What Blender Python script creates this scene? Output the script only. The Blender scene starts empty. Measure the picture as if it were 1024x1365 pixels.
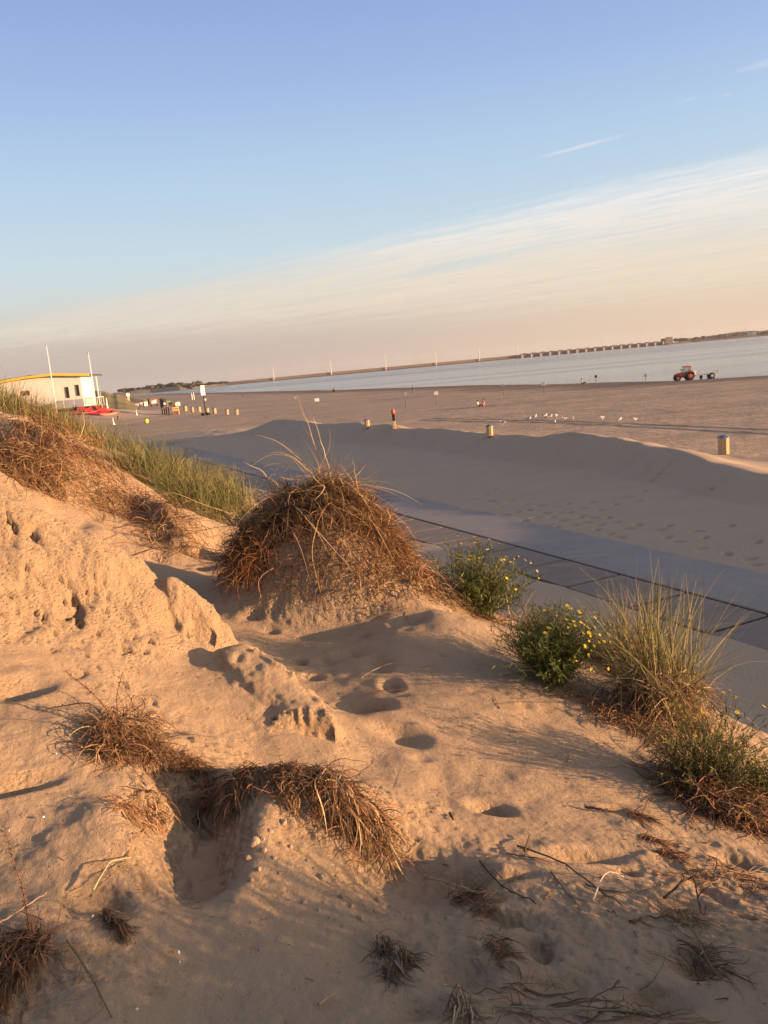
import bpy, math, random
import numpy as np
from mathutils import Vector

random.seed(7)
RG = np.random.default_rng(11)
SC = bpy.context.scene
COL = SC.collection

# ------------------------------------------------------------------ camera
EYE = 6.7
PITCH, ROLL, FOC = math.radians(9.85), math.radians(5.2), 1100.0      # FOC in photo pixels (1365 high)
_f = np.array([0, math.cos(PITCH), -math.sin(PITCH)])
_u = np.array([0, math.sin(PITCH), math.cos(PITCH)])
_r = np.array([1.0, 0, 0])
CR = math.cos(ROLL) * _r - math.sin(ROLL) * _u
CU = math.sin(ROLL) * _r + math.cos(ROLL) * _u


def ray(px, py):
    return _f + (px - 512) / FOC * CR - (py - 682.5) / FOC * CU


def atz(px, py, z):
    d = ray(px, py)
    return d * ((z - EYE) / d[2]) + np.array([0, 0, EYE])


def aty(px, py, y):
    d = ray(px, py)
    return d * (y / d[1]) + np.array([0, 0, EYE])


# ------------------------------------------------------------------ numeric noise
def _hash(ix, iy, iz, seed):
    h = (ix.astype(np.int64) * 374761393 + iy.astype(np.int64) * 668265263 + iz.astype(np.int64) * 2147483647 + seed * 974634777) & 0xFFFFFFFF
    h = ((h ^ (h >> 13)) * 1274126177) & 0xFFFFFFFF
    h = (h ^ (h >> 16)) & 0xFFFFFFFF
    return h.astype(np.float64) / 2147483648.0 - 1.0


def vnoise(x, y, z=None, seed=0):
    x = np.asarray(x, float); y = np.asarray(y, float)
    z = np.zeros_like(x) if z is None else np.asarray(z, float)
    ix, iy, iz = np.floor(x), np.floor(y), np.floor(z)
    fx, fy, fz = x - ix, y - iy, z - iz
    fx = fx * fx * fx * (fx * (fx * 6 - 15) + 10); fy = fy * fy * fy * (fy * (fy * 6 - 15) + 10); fz = fz * fz * fz * (fz * (fz * 6 - 15) + 10)
    out = 0
    for a in (0, 1):
        for b in (0, 1):
            for c in ((0, 1) if np.any(fz) else (0,)):
                w = (fx if a else 1 - fx) * (fy if b else 1 - fy) * (fz if c else 1 - fz)
                out = out + w * _hash(ix + a, iy + b, iz + c, seed)
    return out


def fbm(x, y, z=None, oct=4, seed=0, gain=0.5):
    a, s, out = 1.0, 1.0, 0
    for i in range(oct):
        out = out + a * vnoise(x * s + 17.3 * i, y * s - 9.1 * i, None if z is None else z * s, seed + i)
        a *= gain; s *= 2.03
    return out


def sstep(a, b, x):
    t = np.clip((x - a) / (b - a), 0, 1)
    return t * t * (3 - 2 * t)


def smin(a, b, k):
    h = np.clip(0.5 + 0.5 * (b - a) / k, 0, 1)
    return b * (1 - h) + a * h - k * h * (1 - h)


def smax(a, b, k):
    return -smin(-a, -b, k)


# ------------------------------------------------------------------ terrain heights
TH = math.radians(24.5)                 # the promenade runs this far left of straight ahead


def st(x, y):
    return -x * math.sin(TH) + y * math.cos(TH), x * math.cos(TH) + y * math.sin(TH)


def xy(s, t):
    return -s * math.sin(TH) + t * math.cos(TH), s * math.cos(TH) + t * math.sin(TH)


def slope_z(x, y):                      # the lit sand slope in front: falls to the right
    return 4.85 - 0.27 * x


def atplane(px, py, off=0.0):
    d = ray(px, py)                      # solve EYE + k*dz = 4.85 - .27*k*dx
    k = (4.85 + off - EYE) / (d[2] + 0.27 * d[0])
    return d * k + np.array([0, 0, EYE])


CP = []
for px, py, y in [
    # big eroded lump: top edge, face, foot
    (-60, 640, 4.5), (0, 660, 4.55), (60, 690, 4.6), (120, 715, 4.65), (180, 747, 4.7), (240, 787, 4.75), (292, 822, 4.8),
    (0, 760, 4.22), (80, 790, 4.3), (160, 812, 4.4), (240, 842, 4.55),
    (0, 850, 3.85), (80, 862, 3.95), (160, 875, 4.1), (240, 885, 4.25), (310, 872, 4.55),
    # second step
    (335, 882, 4.45), (385, 922, 4.22), (436, 962, 4.02), (452, 1000, 3.72), (380, 1004, 3.62), (300, 985, 3.6), (200, 920, 3.85), (260, 942, 3.82),
    # slope below, left
    (50, 905, 3.5), (150, 960, 3.25), (250, 1010, 3.2), (0, 1000, 2.9), (100, 1050, 2.75), (165, 1082, 2.62), (205, 1050, 2.88),
    (150, 1150, 2.38), (188, 1118, 2.5), (0, 1150, 2.35), (0, 1250, 2.05), (100, 1250, 2.05), (200, 1250, 2.12),
    (250, 1200, 2.36), 
    # near mound
    (300, 1052, 2.95), (350, 1034, 2.95), (400, 1030, 2.95), (450, 1044, 2.95), (500, 1085, 2.92), (520, 1140, 2.84),
    (342, 1105, 2.69), (326, 1190, 2.38), (335, 1150, 2.53), (400, 1120, 2.72), (380, 1200, 2.42), (450, 1200, 2.45), (520, 1205, 2.55), (480, 1280, 2.2), (400, 1280, 2.15),
    (560, 1185, 2.72), (600, 1200, 2.6),
    # the dune to the left, farther off
    (260, 702, 10.4), (300, 655, 11.3), (225, 745, 8.6), (100, 700, 8.2), (150, 690, 9.0), (40, 650, 8.6), (10, 600, 9.4), (100, 612, 10.6), (180, 660, 10.2),
    (20, 546, 11.5), (100, 578, 12.0), (160, 598, 12.4), (220, 628, 12.4), (280, 650, 12.0),
]:
    CP.append(aty(px, py, y))
for px, py, o in [(600, 1080, 0), (520, 950, 0), (740, 905, .03), (870, 935, .03), (950, 1060, 0), (1020, 1100, 0), (800, 1000, 0), (700, 1080, 0), (650, 822, .12), (590, 815, .12), (690, 850, .10), (570, 870, .0), (620, 940, 0), (880, 1060, 0)]:
    CP.append(atplane(px, py, o))
for px, py, z in [(222, 1150, 5.08), (250, 1150, 5.04), (290, 1150, 5.02), (265, 1195, 5.04), (250, 1095, 5.04), (290, 1100, 5.04), (470, 950, 4.82), (325, 850, 4.9), (345, 790, 4.90), (400, 845, 4.80), (470, 890, 4.80), (410, 885, 4.80), (480, 1010, 4.86), (0, 1365, 5.12), (250, 1365, 5.06), (512, 1365, 5.02), (760, 1365, 4.97),
                  (1024, 1365, 4.95), (650, 1260, 4.97), (800, 1250, 4.90), (950, 1250, 4.83), (1024, 1200, 4.66), (650, 1160, 4.90), (800, 1150, 4.78)]:
    CP.append(atz(px, py, z))
CP += [np.array(p, float) for p in [
    (-2.7, 5.2, 5.45), (-1.9, 5.35, 5.2), (-1.15, 5.4, 5.0), (-3.0, 6.5, 5.5), (-1.5, 6.8, 4.95), (-.86, 4.95, 4.92), (-1.3, 5.2, 5.0), (-1.7, 5.15, 5.1), (-.42, 4.55, 4.82), (-.66, 4.75, 4.86),
    (-.66, 3.38, 4.98), (-.4, 3.38, 4.95), (-.12, 3.32, 4.92), (.05, 3.22, 4.88),
    (-8, 20, 6.0), (-12, 30, 5.8), (-25, 60, 5.6), (-50, 110, 5.0), (-12, 12, 6.4), (-8, 8, 6.1), (-5, 5, 6.2), (-4, 3, 5.8), (-3, 1.5, 5.4),
    (0, 0.6, 5.1), (0, -3, 5.2), (3, -2, 5.0), (2.2, 1.4, 4.92), (-1.2, .8, 5.2), (3.5, 1.0, 4.7), (2.6, 2.4, 4.4), (-3.4, 4.0, 6.2), (-20, 3, 6.5), (12, -12, 4), (-12, -12, 6), (2.6, 5.0, 4.0), (4, 3.5, 3.7)]]
CP = np.array(CP)
_c2 = 0.05 ** 2


def _phi(r2):
    return np.sqrt(r2 + _c2)


_n = len(CP)
_A = np.zeros((_n + 3, _n + 3))
_A[:_n, :_n] = _phi((CP[:, None, 0] - CP[None, :, 0]) ** 2 + (CP[:, None, 1] - CP[None, :, 1]) ** 2) - 0.004 * np.eye(_n)
_A[:_n, _n] = _A[_n, :_n] = 1
_A[:_n, _n + 1:] = CP[:, :2]; _A[_n + 1:, :_n] = CP[:, :2].T
_W = np.linalg.solve(_A, np.concatenate([CP[:, 2], np.zeros(3)]))


def plateau(x, y):
    out = np.empty(len(x))
    for i in range(0, len(x), 60000):
        a, b = x[i:i + 60000], y[i:i + 60000]
        out[i:i + 60000] = _phi((a[:, None] - CP[None, :, 0]) ** 2 + (b[:, None] - CP[None, :, 1]) ** 2) @ _W[:_n] + _W[_n] + _W[_n + 1] * a + _W[_n + 2] * b
    return out


SHORE = np.array([(400, -150), (110, 90), (64.3, 135.3), (53.7, 143.5), (47, 161.7), (22.5, 242.5), (-4.6, 299.3), (-68.5, 486.7), (-265, 1050), (-900, 2400), (-2200, 5200)], float)


def shore_dist(x, y):                   # signed: positive on land
    best = np.full(len(x), 1e9); sgn = np.ones(len(x))
    for a, b in zip(SHORE[:-1], SHORE[1:]):
        d = b - a; L2 = d @ d
        u = np.clip(((x - a[0]) * d[0] + (y - a[1]) * d[1]) / L2, 0, 1)
        ex, ey = x - a[0] - u * d[0], y - a[1] - u * d[1]
        dd = np.hypot(ex, ey)
        cr = d[0] * (y - a[1]) - d[1] * (x - a[0])
        m = dd < best
        best = np.where(m, dd, best); sgn = np.where(m, np.sign(cr), sgn)
    return best * sgn


BS = np.array([-80, -30, -5, 8, 19, 31, 39, 47, 55, 71, 80, 87, 92.5, 400.0])
BT = np.array([25, 25, 25, 24.4, 24.8, 27.8, 27.6, 28.2, 28.5, 28.0, 28.0, 27.2, 26, 26])
BH = np.array([3.2, 3.2, 3.0, 2.2, 1.65, 2.15, 2.2, 1.9, 2.05, 2.1, 2.3, 2.2, 0.9, .8])

PAVC = aty(112, 548, 197)
LEDGES = []                             # (points, height, half softness, reach)
DIMPLES = []                            # (x, y, half length, half width, angle, depth)


def zf(x, y, detail=True):
    x = np.atleast_1d(np.asarray(x, float)).ravel(); y = np.atleast_1d(np.asarray(y, float)).ravel()
    s, t = st(x, y)
    rr = np.hypot(x, y)
    # beach
    D = shore_dist(x, y) + 2.0 * vnoise(x * .05, y * .05, seed=3)
    zb = np.where(D > 0, np.minimum(0.012 * D, 0.30 + 0.0006 * np.minimum(D, 400)), 0.02 * np.maximum(D, -60))
    zb = zb + 3.0 * np.exp(-(((x - PAVC[0]) / 15) ** 2 + ((y - PAVC[1]) / 22) ** 2)) + 0.035 * vnoise(x * .35, y * .35, seed=5) * sstep(2, 20, D) + 0.05 * vnoise(x * .06, y * .06, seed=6) * sstep(5, 40, D)
    # sand bank on the sea side of the promenade
    far = sstep(104, 120, s)
    ts = t + 0.35 * vnoise(s * .16, t * .1, seed=8)
    tc = np.interp(s, BS, BT) + 0.45 * vnoise(s * .22, s * 0, seed=9)
    hc = np.interp(s, BS, BH) + 0.16 * vnoise(s * .33, s * 0 + 3, seed=10) + 0.05 * vnoise(s * 1.1, s * 0, seed=12)
    zflat = 0.80 + 0.022 * np.clip(t - 17, 0, 8) + 0.02 * vnoise(x * .5, y * .5, seed=13)
    w = 2.2 + 1.6 * sstep(58, 75, s)
    u = np.clip((tc - ts) / w, 0, 1)
    land = zflat + (hc - zflat) * (1 - u) ** 1.15 + .05 * fbm(x * .9, y * .9, None, 3, 14) * sstep(0, .3, 1 - u) * sstep(0, .1, u)
    sea = zb + (hc - zb) / (1 + (np.maximum(ts - tc, 0) / 3.2) ** 2)
    zz = np.where(ts < tc, land, sea)
    zz = np.where(t > 55, zb, zz)
    zz = zz * (1 - far) + zb * far
    # promenade bed
    edge = 0.25 * fbm(s * .55, t * .2, oct=3, seed=20)
    bed = sstep(12.42 + edge * .5, 12.8 + edge * .5, t) * (1 - sstep(16.25 + edge, 16.75 + edge, t)) * (1 - far)
    zz = zz - 0.16 * bed
    # dune
    m = (t < 13.5) & (rr < 260)
    zd = np.full(len(x), -50.0)
    if m.any():
        X, Y, S, T = x[m], y[m], s[m], t[m]
        pl = plateau(X, Y)
        fr = sstep(35, 70, np.hypot(X, Y))
        pl = pl * (1 - fr) + (5.4 + .5 * vnoise(X * .05, Y * .05, seed=30)) * fr
        slp = 0.8 + 0.62 * (9.6 - T) + 0.22 * vnoise(S * .25, T * .25, seed=31) * sstep(6, 14, np.hypot(X, Y))
        d = smin(pl, slp, 0.35)
        # big root mound, its right shoulder, and an unseen hump added for shade
        def bump(cx, cy, ax, ay, h, p=1.0):
            q = np.sqrt(((X - cx) / ax) ** 2 + ((Y - cy) / ay) ** 2)
            return h * (1 - sstep(0.12, 1.0, q)) ** p
        d = d + bump(-0.70, 6.95, .98, np.where(Y < 6.95, 1.05, .7), .74) + bump(-.10, 6.8, .85, np.where(Y < 6.8, .85, .5), .36) + bump(1.9, 1.35, 1.2, 1.0, .24) * (1 + .5 * vnoise(X * 2.3, Y * 2.3, seed=33))
        rough = sstep(7.3, 8.5, np.hypot(X, Y)) * (1 - sstep(12.5, 14, np.hypot(X, Y))) * (X < -1.2)
        d = d + rough * (.16 * np.abs(vnoise(X * 1.3, Y * 1.3, seed=34)) + .09 * vnoise(X * 3.1, Y * 3.1, seed=35) - .05)
        fade = 1 - sstep(90, 170, S)
        zd[m] = np.where(fade > 0.001, 0.3 + (d - 0.3) * fade, -50)
    z = smax(zz, zd, 0.5) - 0.0
    z = np.where(t > 13.0, zz, np.where(t > 11.5, z * (1 - sstep(11.5, 13.0, t)) + zz * sstep(11.5, 13.0, t), z))
    for (Q, h, soft, reach) in LEDGES:
        q = np.nonzero((x > Q[:, 0].min() - 1) & (x < Q[:, 0].max() + 1) & (y > Q[:, 1].min() - 1) & (y < Q[:, 1].max() + 1))[0]
        if len(q) == 0: continue
        xx = x[q] + .035 * vnoise(x[q] * 9, y[q] * 9, seed=71) + .015 * vnoise(x[q] * 27, y[q] * 27, seed=72); yy = y[q] + .035 * vnoise(x[q] * 9, y[q] * 9, seed=73) + .015 * vnoise(x[q] * 27, y[q] * 27, seed=74)
        best = np.full(len(q), 9.0); sg = np.ones(len(q)); along = np.zeros(len(q)); L = 0.0
        seg = np.linalg.norm(np.diff(Q, axis=0), axis=1); tot = seg.sum()
        for a, b, ln in zip(Q[:-1], Q[1:], seg):
            d = (b - a); u = np.clip(((xx - a[0]) * d[0] + (yy - a[1]) * d[1]) / ln ** 2, 0, 1)
            dd = np.hypot(xx - a[0] - u * d[0], yy - a[1] - u * d[1]); m = dd < best
            best = np.where(m, dd, best); along = np.where(m, (L + u * ln) / tot, along)
            sg = np.where(m, np.sign(-(d[0] * (yy - a[1]) - d[1] * (xx - a[0]))), sg); L += ln
        sd = best * sg
        z[q] += h * sstep(-soft, soft, sd) * np.exp(-(np.maximum(sd, 0) / reach) ** 2) * sstep(0, .18, along) * sstep(0, .10, 1 - along) * (best < 1.0)
    if detail:
        near = 1 - sstep(9, 16, rr)
        z = z + near * (0.022 * vnoise(x * 2.2, y * 2.2, seed=40) + 0.010 * vnoise(x * 5.1, y * 5.1, seed=41) + 0.004 * vnoise(x * 13, y * 13, seed=42))
        nn = np.nonzero(rr < 4.2)[0]
        if len(nn): z[nn] += (1 - sstep(3, 4.2, rr[nn])) * (.005 * fbm(x[nn] * 26, y[nn] * 26, None, 3, 44, .6) * (.4 + .9 * np.clip(vnoise(x[nn] * 1.7, y[nn] * 1.7, seed=47) + .3, 0, 1)))
        z = z + (1 - near) * (t < 11) * (t > -60) * (rr < 120) * 0.06 * vnoise(x * .8, y * .8, seed=43)
        for (cx, cy, a, b, ang, dep) in DIMPLES:
            R = max(a, b) * 2.4
            q = np.nonzero((np.abs(x - cx) < R) & (np.abs(y - cy) < R))[0]
            if len(q) == 0:
                continue
            dx, dy = x[q] - cx, y[q] - cy
            lx = (dx * math.cos(ang) + dy * math.sin(ang)) / a
            ly = (-dx * math.sin(ang) + dy * math.cos(ang)) / b
            rad = np.sqrt(lx * lx + ly * ly)
            z[q] += -dep * .95 * np.exp(-(rad * 1.05) ** 2 * 1.3) + dep * .07 * np.exp(-((rad - 1.5) / .4) ** 2)
    return z


_kk = np.concatenate([np.arange(0.6, 30, 0.02), np.geomspace(30, 3000, 1600)])


def hit(px, py, lift=0.0, detail=False):
    """where the sight line of a photo pixel first meets the ground"""
    d = ray(px, py)
    P = d[None, :] * (_kk / d[1])[:, None] + np.array([0, 0, EYE])
    g = zf(P[:, 0], P[:, 1], detail)
    b = np.nonzero(P[:, 2] < g)[0]
    if len(b) == 0:
        return P[-1]
    i = max(b[0], 1)
    h0, h1 = P[i - 1, 2] - g[i - 1], P[i, 2] - g[i]
    q = P[i - 1] + (P[i] - P[i - 1]) * (h0 / (h0 - h1 + 1e-9))
    q[2] = zf(q[0], q[1], detail)[0] + lift
    return q


for px_, h_, so_, re_ in [([(215, 775), (255, 798), (290, 822), (306, 845), (312, 868)], .09, .05, .30),
                      ([(318, 872), (350, 896), (385, 924), (418, 950), (440, 968), (450, 988)], .13, .04, .26),
                      ([(235, 715), (205, 690), (172, 668), (130, 648), (92, 628), (45, 612), (5, 600), (-30, 595)], .22, .10, .8),
                      ([(150, 622), (110, 606), (70, 596), (20, 588), (-30, 582)], .08, .10, .7)]:
    LEDGES.append((np.array([hit(*q_)[:2] for q_ in px_]), h_, so_, re_))


def hitb(px, py, lim=7.2):
    """like hit, but stays on the near brow"""
    q = hit(px, py)
    while q[1] > lim and py < 1300:
        py += 3; q = hit(px, py)
    return q


def dimple_px(px, py, a, b, angdeg, dep):
    q = hit(px, py)
    DIMPLES.append((q[0], q[1], a, b, math.radians(angdeg), dep))


_D = []
for args in [(488, 945, .15, .10, -35, .085), (532, 970, .15, .10, -35, .08), (522, 912, .06, .11, 10, .06), (470, 872, .11, .07, 0, .05), (505, 885, .08, .10, 30, .05),
             (418, 900, .06, .06, 0, .05), (400, 882, .045, .045, 0, .05), (440, 880, .09, .06, 20, .04), (480, 848, .07, .07, 0, .05), (545, 825, .12, .10, 0, .05),
             (655, 1080, .085, .07, -20, .075), (775, 1140, .15, .06, 15, .07), (630, 1168, .12, .06, -15, .06), (722, 1262, .05, .08, 5, .06), (868, 1032, .06, .12, 10, .06),
             (838, 1160, .04, .03, 0, .04), (985, 1150, .1, .06, -10, .06), (740, 1310, .16, .07, 10, .05), (620, 1290, .08, .1, 30, .06), (900, 1210, .12, .06, 20, .06),
             (1000, 1225, .06, .03, -20, .05), (690, 1165, .07, .04, 20, .045), (340, 815, .1, .06, 20, .05), (370, 800, .08, .05, 40, .04), (560, 1010, .06, .04, 10, .02),
             (880, 1330, .12, .06, 0, .05), (930, 1290, .08, .06, 50, .05), (820, 1080, .06, .04, 0, .03), (30, 915, .14, .09, 80, .09), (20, 1045, .16, .05, 40, .06),
             (145, 1185, .09, .05, -50, .06), (110, 1190, .06, .05, 0, .04), (360, 840, .06, .05, 0, .04), (590, 870, .05, .03, 0, .02), (700, 940, .05, .05, 0, .015),
             (950, 1190, .05, .09, 20, .05), (560, 1340, .1, .05, 10, .04), (680, 1225, .1, .05, -20, .05)]:
    _D.append(args)
for args in _D:
    dimple_px(*args)
# trails of footprints over the sand beyond the paving
_tr = [(1000, 745), (970, 738), (935, 731), (905, 722), (890, 716), (940, 716), (930, 708), (880, 706), (893, 700), (850, 700), (838, 704), (820, 696), (812, 690), (800, 700), (790, 690), (775, 688), (760, 683),
       (765, 700), (750, 694), (742, 702), (735, 690), (728, 684), (715, 690), (705, 680), (700, 672), (720, 674), (740, 676), (758, 671), (776, 678), (790, 670), (800, 680), (820, 672), (835, 662), (850, 668),
       (690, 682), (668, 676), (655, 668), (648, 660), (660, 652), (680, 668), (1008, 752), (1010, 722), (975, 700), (770, 690), (782, 696), (796, 706), (812, 712), (826, 716), (745, 684), (860, 655), (842, 650),
       (826, 648), (870, 640), (880, 630), (888, 622), (895, 615), (950, 650), (660, 672), (672, 686), (640, 664), (700, 694), (730, 700)]
for i, (px, py) in enumerate(_tr):
    q = hit(px, py)
    DIMPLES.append((q[0], q[1], .19, .11, math.radians(20 + 60 * math.sin(i * 1.7)), .20))

# ------------------------------------------------------------------ object helpers
def link(o, parent=None):
    COL.objects.link(o)
    if parent is not None:
        o.parent = parent
    return o


def tag(o, label=None, cat=None, group=None, kind=None):
    if label: o['label'] = label
    if cat: o['category'] = cat
    if group: o['group'] = group
    if kind: o['kind'] = kind
    return o


def thing(name, label, cat, loc=(0, 0, 0), rotz=0.0, group=None):
    o = bpy.data.objects.new(name, None)
    o.empty_display_size = .2
    link(o); o.location = [float(v) for v in loc]; o.rotation_euler = (0, 0, rotz)
    return tag(o, label, cat, group)


def npmesh(name, V, F, mat, parent=None, tint=None, smooth=True, uv=None):
    """V (n,3); F int (m,4) or (m,3); tint (n,3) per-vertex own colour of blades"""
    V = np.asarray(V, np.float32); F = np.asarray(F, np.int32)
    me = bpy.data.meshes.new(name)
    me.vertices.add(len(V)); me.vertices.foreach_set('co', V.ravel())
    k = F.shape[1]
    me.loops.add(F.size); me.loops.foreach_set('vertex_index', F.ravel())
    me.polygons.add(len(F)); me.polygons.foreach_set('loop_start', np.arange(0, F.size, k, dtype=np.int32))
    me.update(calc_edges=True)
    me.polygons.foreach_set('use_smooth', np.full(len(F), smooth))
    if tint is not None:
        at = me.attributes.new('tint', 'FLOAT_COLOR', 'POINT')
        c = np.ones((len(V), 4), np.float32); c[:, :3] = tint
        at.data.foreach_set('color', c.ravel())
    me.validate()
    o = bpy.data.objects.new(name, me)
    if mat is not None: me.materials.append(mat)
    return link(o, parent)


class MB:
    """collects shapes, builds ONE mesh object"""
    def __init__(self): self.V, self.F = [], []

    def add(self, vs, fs):
        b = len(self.V); self.V += [tuple(map(float, v)) for v in vs]; self.F += [tuple(i + b for i in f) for f in fs]
        return self

    def box(self, c, d, rz=0.0, taper=1.0):
        ca, sa = math.cos(rz), math.sin(rz); vs = []
        for k in (-1, 1):
            q = taper if k == 1 else 1.0
            for (i, j) in ((-1, -1), (1, -1), (1, 1), (-1, 1)):
                x, y = i * d[0] / 2 * q, j * d[1] / 2 * q
                vs.append((c[0] + x * ca - y * sa, c[1] + x * sa + y * ca, c[2] + k * d[2] / 2))
        return self.add(vs, [(0, 3, 2, 1), (4, 5, 6, 7), (0, 1, 5, 4), (1, 2, 6, 5), (2, 3, 7, 6), (3, 0, 4, 7)])

    def tube(self, pts, rad, n=8, cap=True):
        pts = [Vector(p) for p in pts]
        if not hasattr(rad, '__len__'): rad = [rad] * len(pts)
        b = len(self.V); prev = None
        for i, p in enumerate(pts):
            d = (pts[min(i + 1, len(pts) - 1)] - pts[max(i - 1, 0)]).normalized()
            a = prev - d * prev.dot(d) if prev is not None else (Vector((0, 0, 1)) if abs(d.z) < .9 else Vector((1, 0, 0)))
            a = (a - d * a.dot(d)).normalized(); prev = a; c = d.cross(a)
            for j in range(n):
                an = 2 * math.pi * j / n
                self.V.append(tuple(p + (a * math.cos(an) + c * math.sin(an)) * rad[i]))
        for i in range(len(pts) - 1):
            for j in range(n):
                self.F.append((b + i * n + j, b + i * n + (j + 1) % n, b + (i + 1) * n + (j + 1) % n, b + (i + 1) * n + j))
        if cap:
            self.F.append(tuple(b + j for j in reversed(range(n))))
            self.F.append(tuple(b + (len(pts) - 1) * n + j for j in range(n)))
        return self

    def lathe(self, c, prof, n=16, sx=1.0, sy=1.0):
        b = len(self.V)
        for (r, z) in prof:
            for j in range(n):
                an = 2 * math.pi * (j + .5) / n
                self.V.append((c[0] + r * sx * math.cos(an), c[1] + r * sy * math.sin(an), c[2] + z))
        for i in range(len(prof) - 1):
            for j in range(n):
                self.F.append((b + i * n + j, b + i * n + (j + 1) % n, b + (i + 1) * n + (j + 1) % n, b + (i + 1) * n + j))
        self.F.append(tuple(b + j for j in reversed(range(n)))); self.F.append(tuple(b + (len(prof) - 1) * n + j for j in range(n)))
        return self

    def disc(self, c, axis, r, w, n=20, bev=.15):
        """wheel-like solid: a drum of radius r, width w about axis with rounded rim"""
        a = Vector(axis).normalized(); c = Vector(c)
        q = r * bev
        return self.tube([c - a * w * .5, c - a * (w * .5 - q * .3), c - a * (w * .5 - q), c + a * (w * .5 - q), c + a * (w * .5 - q * .3), c + a * w * .5],
                         [r - q, r - q * .3, r, r, r - q * .3, r - q], n)

    def prism(self, poly, y0, y1):
        """poly of (x, z), pushed along y"""
        n = len(poly); vs = [(x, y0, z) for x, z in poly] + [(x, y1, z) for x, z in poly]
        fs = [tuple(range(n)), tuple(reversed(range(n, 2 * n)))] + [(i, i + n, (i + 1) % n + n, (i + 1) % n) for i in range(n)]
        return self.add(vs, fs)

    def ball(self, c, r, n=12, m=8):
        rx, ry, rz = (r, r, r) if not hasattr(r, '__len__') else r
        prof = [(math.sin(math.pi * (i + .02) / (m + .04)), -math.cos(math.pi * (i + .02) / (m + .04))) for i in range(m + 1)]
        b = len(self.V)
        for (q, z) in prof:
            for j in range(n):
                an = 2 * math.pi * j / n
                self.V.append((c[0] + rx * q * math.cos(an), c[1] + ry * q * math.sin(an), c[2] + rz * z))
        for i in range(m):
            for j in range(n):
                self.F.append((b + i * n + j, b + i * n + (j + 1) % n, b + (i + 1) * n + (j + 1) % n, b + (i + 1) * n + j))
        return self

    def build(self, name, mat, parent=None, smooth=False, bevel=0.0):
        me = bpy.data.meshes.new(name); me.from_pydata(self.V, [], self.F); me.materials.append(mat); me.update()
        import bmesh
        bm = bmesh.new(); bm.from_mesh(me); bmesh.ops.recalc_face_normals(bm, faces=bm.faces); bm.to_mesh(me); bm.free()
        if smooth:
            me.polygons.foreach_set('use_smooth', [True] * len(me.polygons))
        o = bpy.data.objects.new(name, me)
        if bevel > 0:
            md = o.modifiers.new('b', 'BEVEL'); md.width = bevel; md.segments = 2; md.limit_method = 'ANGLE'
        return link(o, parent)


def copy_tree(o, parent=None):
    c = o.copy(); COL.objects.link(c); c.parent = parent
    for ch in list(o.children): copy_tree(ch, c)
    return c


# ------------------------------------------------------------------ materials
def mat(name, col, rough=.7, spec=.3, metal=0.0, noise=0.0, nscale=8.0, bump=0.0, bscale=40.0):
    m = bpy.data.materials.new(name); m.use_nodes = True
    nt = m.node_tree; b = nt.nodes['Principled BSDF']
    b.inputs['Roughness'].default_value = rough; b.inputs['Metallic'].default_value = metal
    b.inputs['Specular IOR Level'].default_value = spec
    b.inputs['Base Color'].default_value = (*col, 1)
    if noise or bump:
        tc = nt.nodes.new('ShaderNodeTexCoord')
    if noise:
        nz = nt.nodes.new('ShaderNodeTexNoise'); nz.inputs['Scale'].default_value = nscale; nz.inputs['Detail'].default_value = 6
        nt.links.new(tc.outputs['Object'], nz.inputs['Vector'])
        rp = nt.nodes.new('ShaderNodeValToRGB')
        rp.color_ramp.elements[0].position = .3; rp.color_ramp.elements[1].position = .7
        rp.color_ramp.elements[0].color = (*[c * (1 - noise) for c in col], 1); rp.color_ramp.elements[1].color = (*[min(1, c * (1 + noise)) for c in col], 1)
        nt.links.new(nz.outputs['Fac'], rp.inputs['Fac']); nt.links.new(rp.outputs['Color'], b.inputs['Base Color'])
    if bump:
        n2 = nt.nodes.new('ShaderNodeTexNoise'); n2.inputs['Scale'].default_value = bscale; n2.inputs['Detail'].default_value = 5
        bp = nt.nodes.new('ShaderNodeBump'); bp.inputs['Strength'].default_value = bump; bp.inputs['Distance'].default_value = .02
        nt.links.new(tc.outputs['Object'], n2.inputs['Vector']); nt.links.new(n2.outputs['Fac'], bp.inputs['Height']); nt.links.new(bp.outputs['Normal'], b.inputs['Normal'])
    return m


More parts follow.
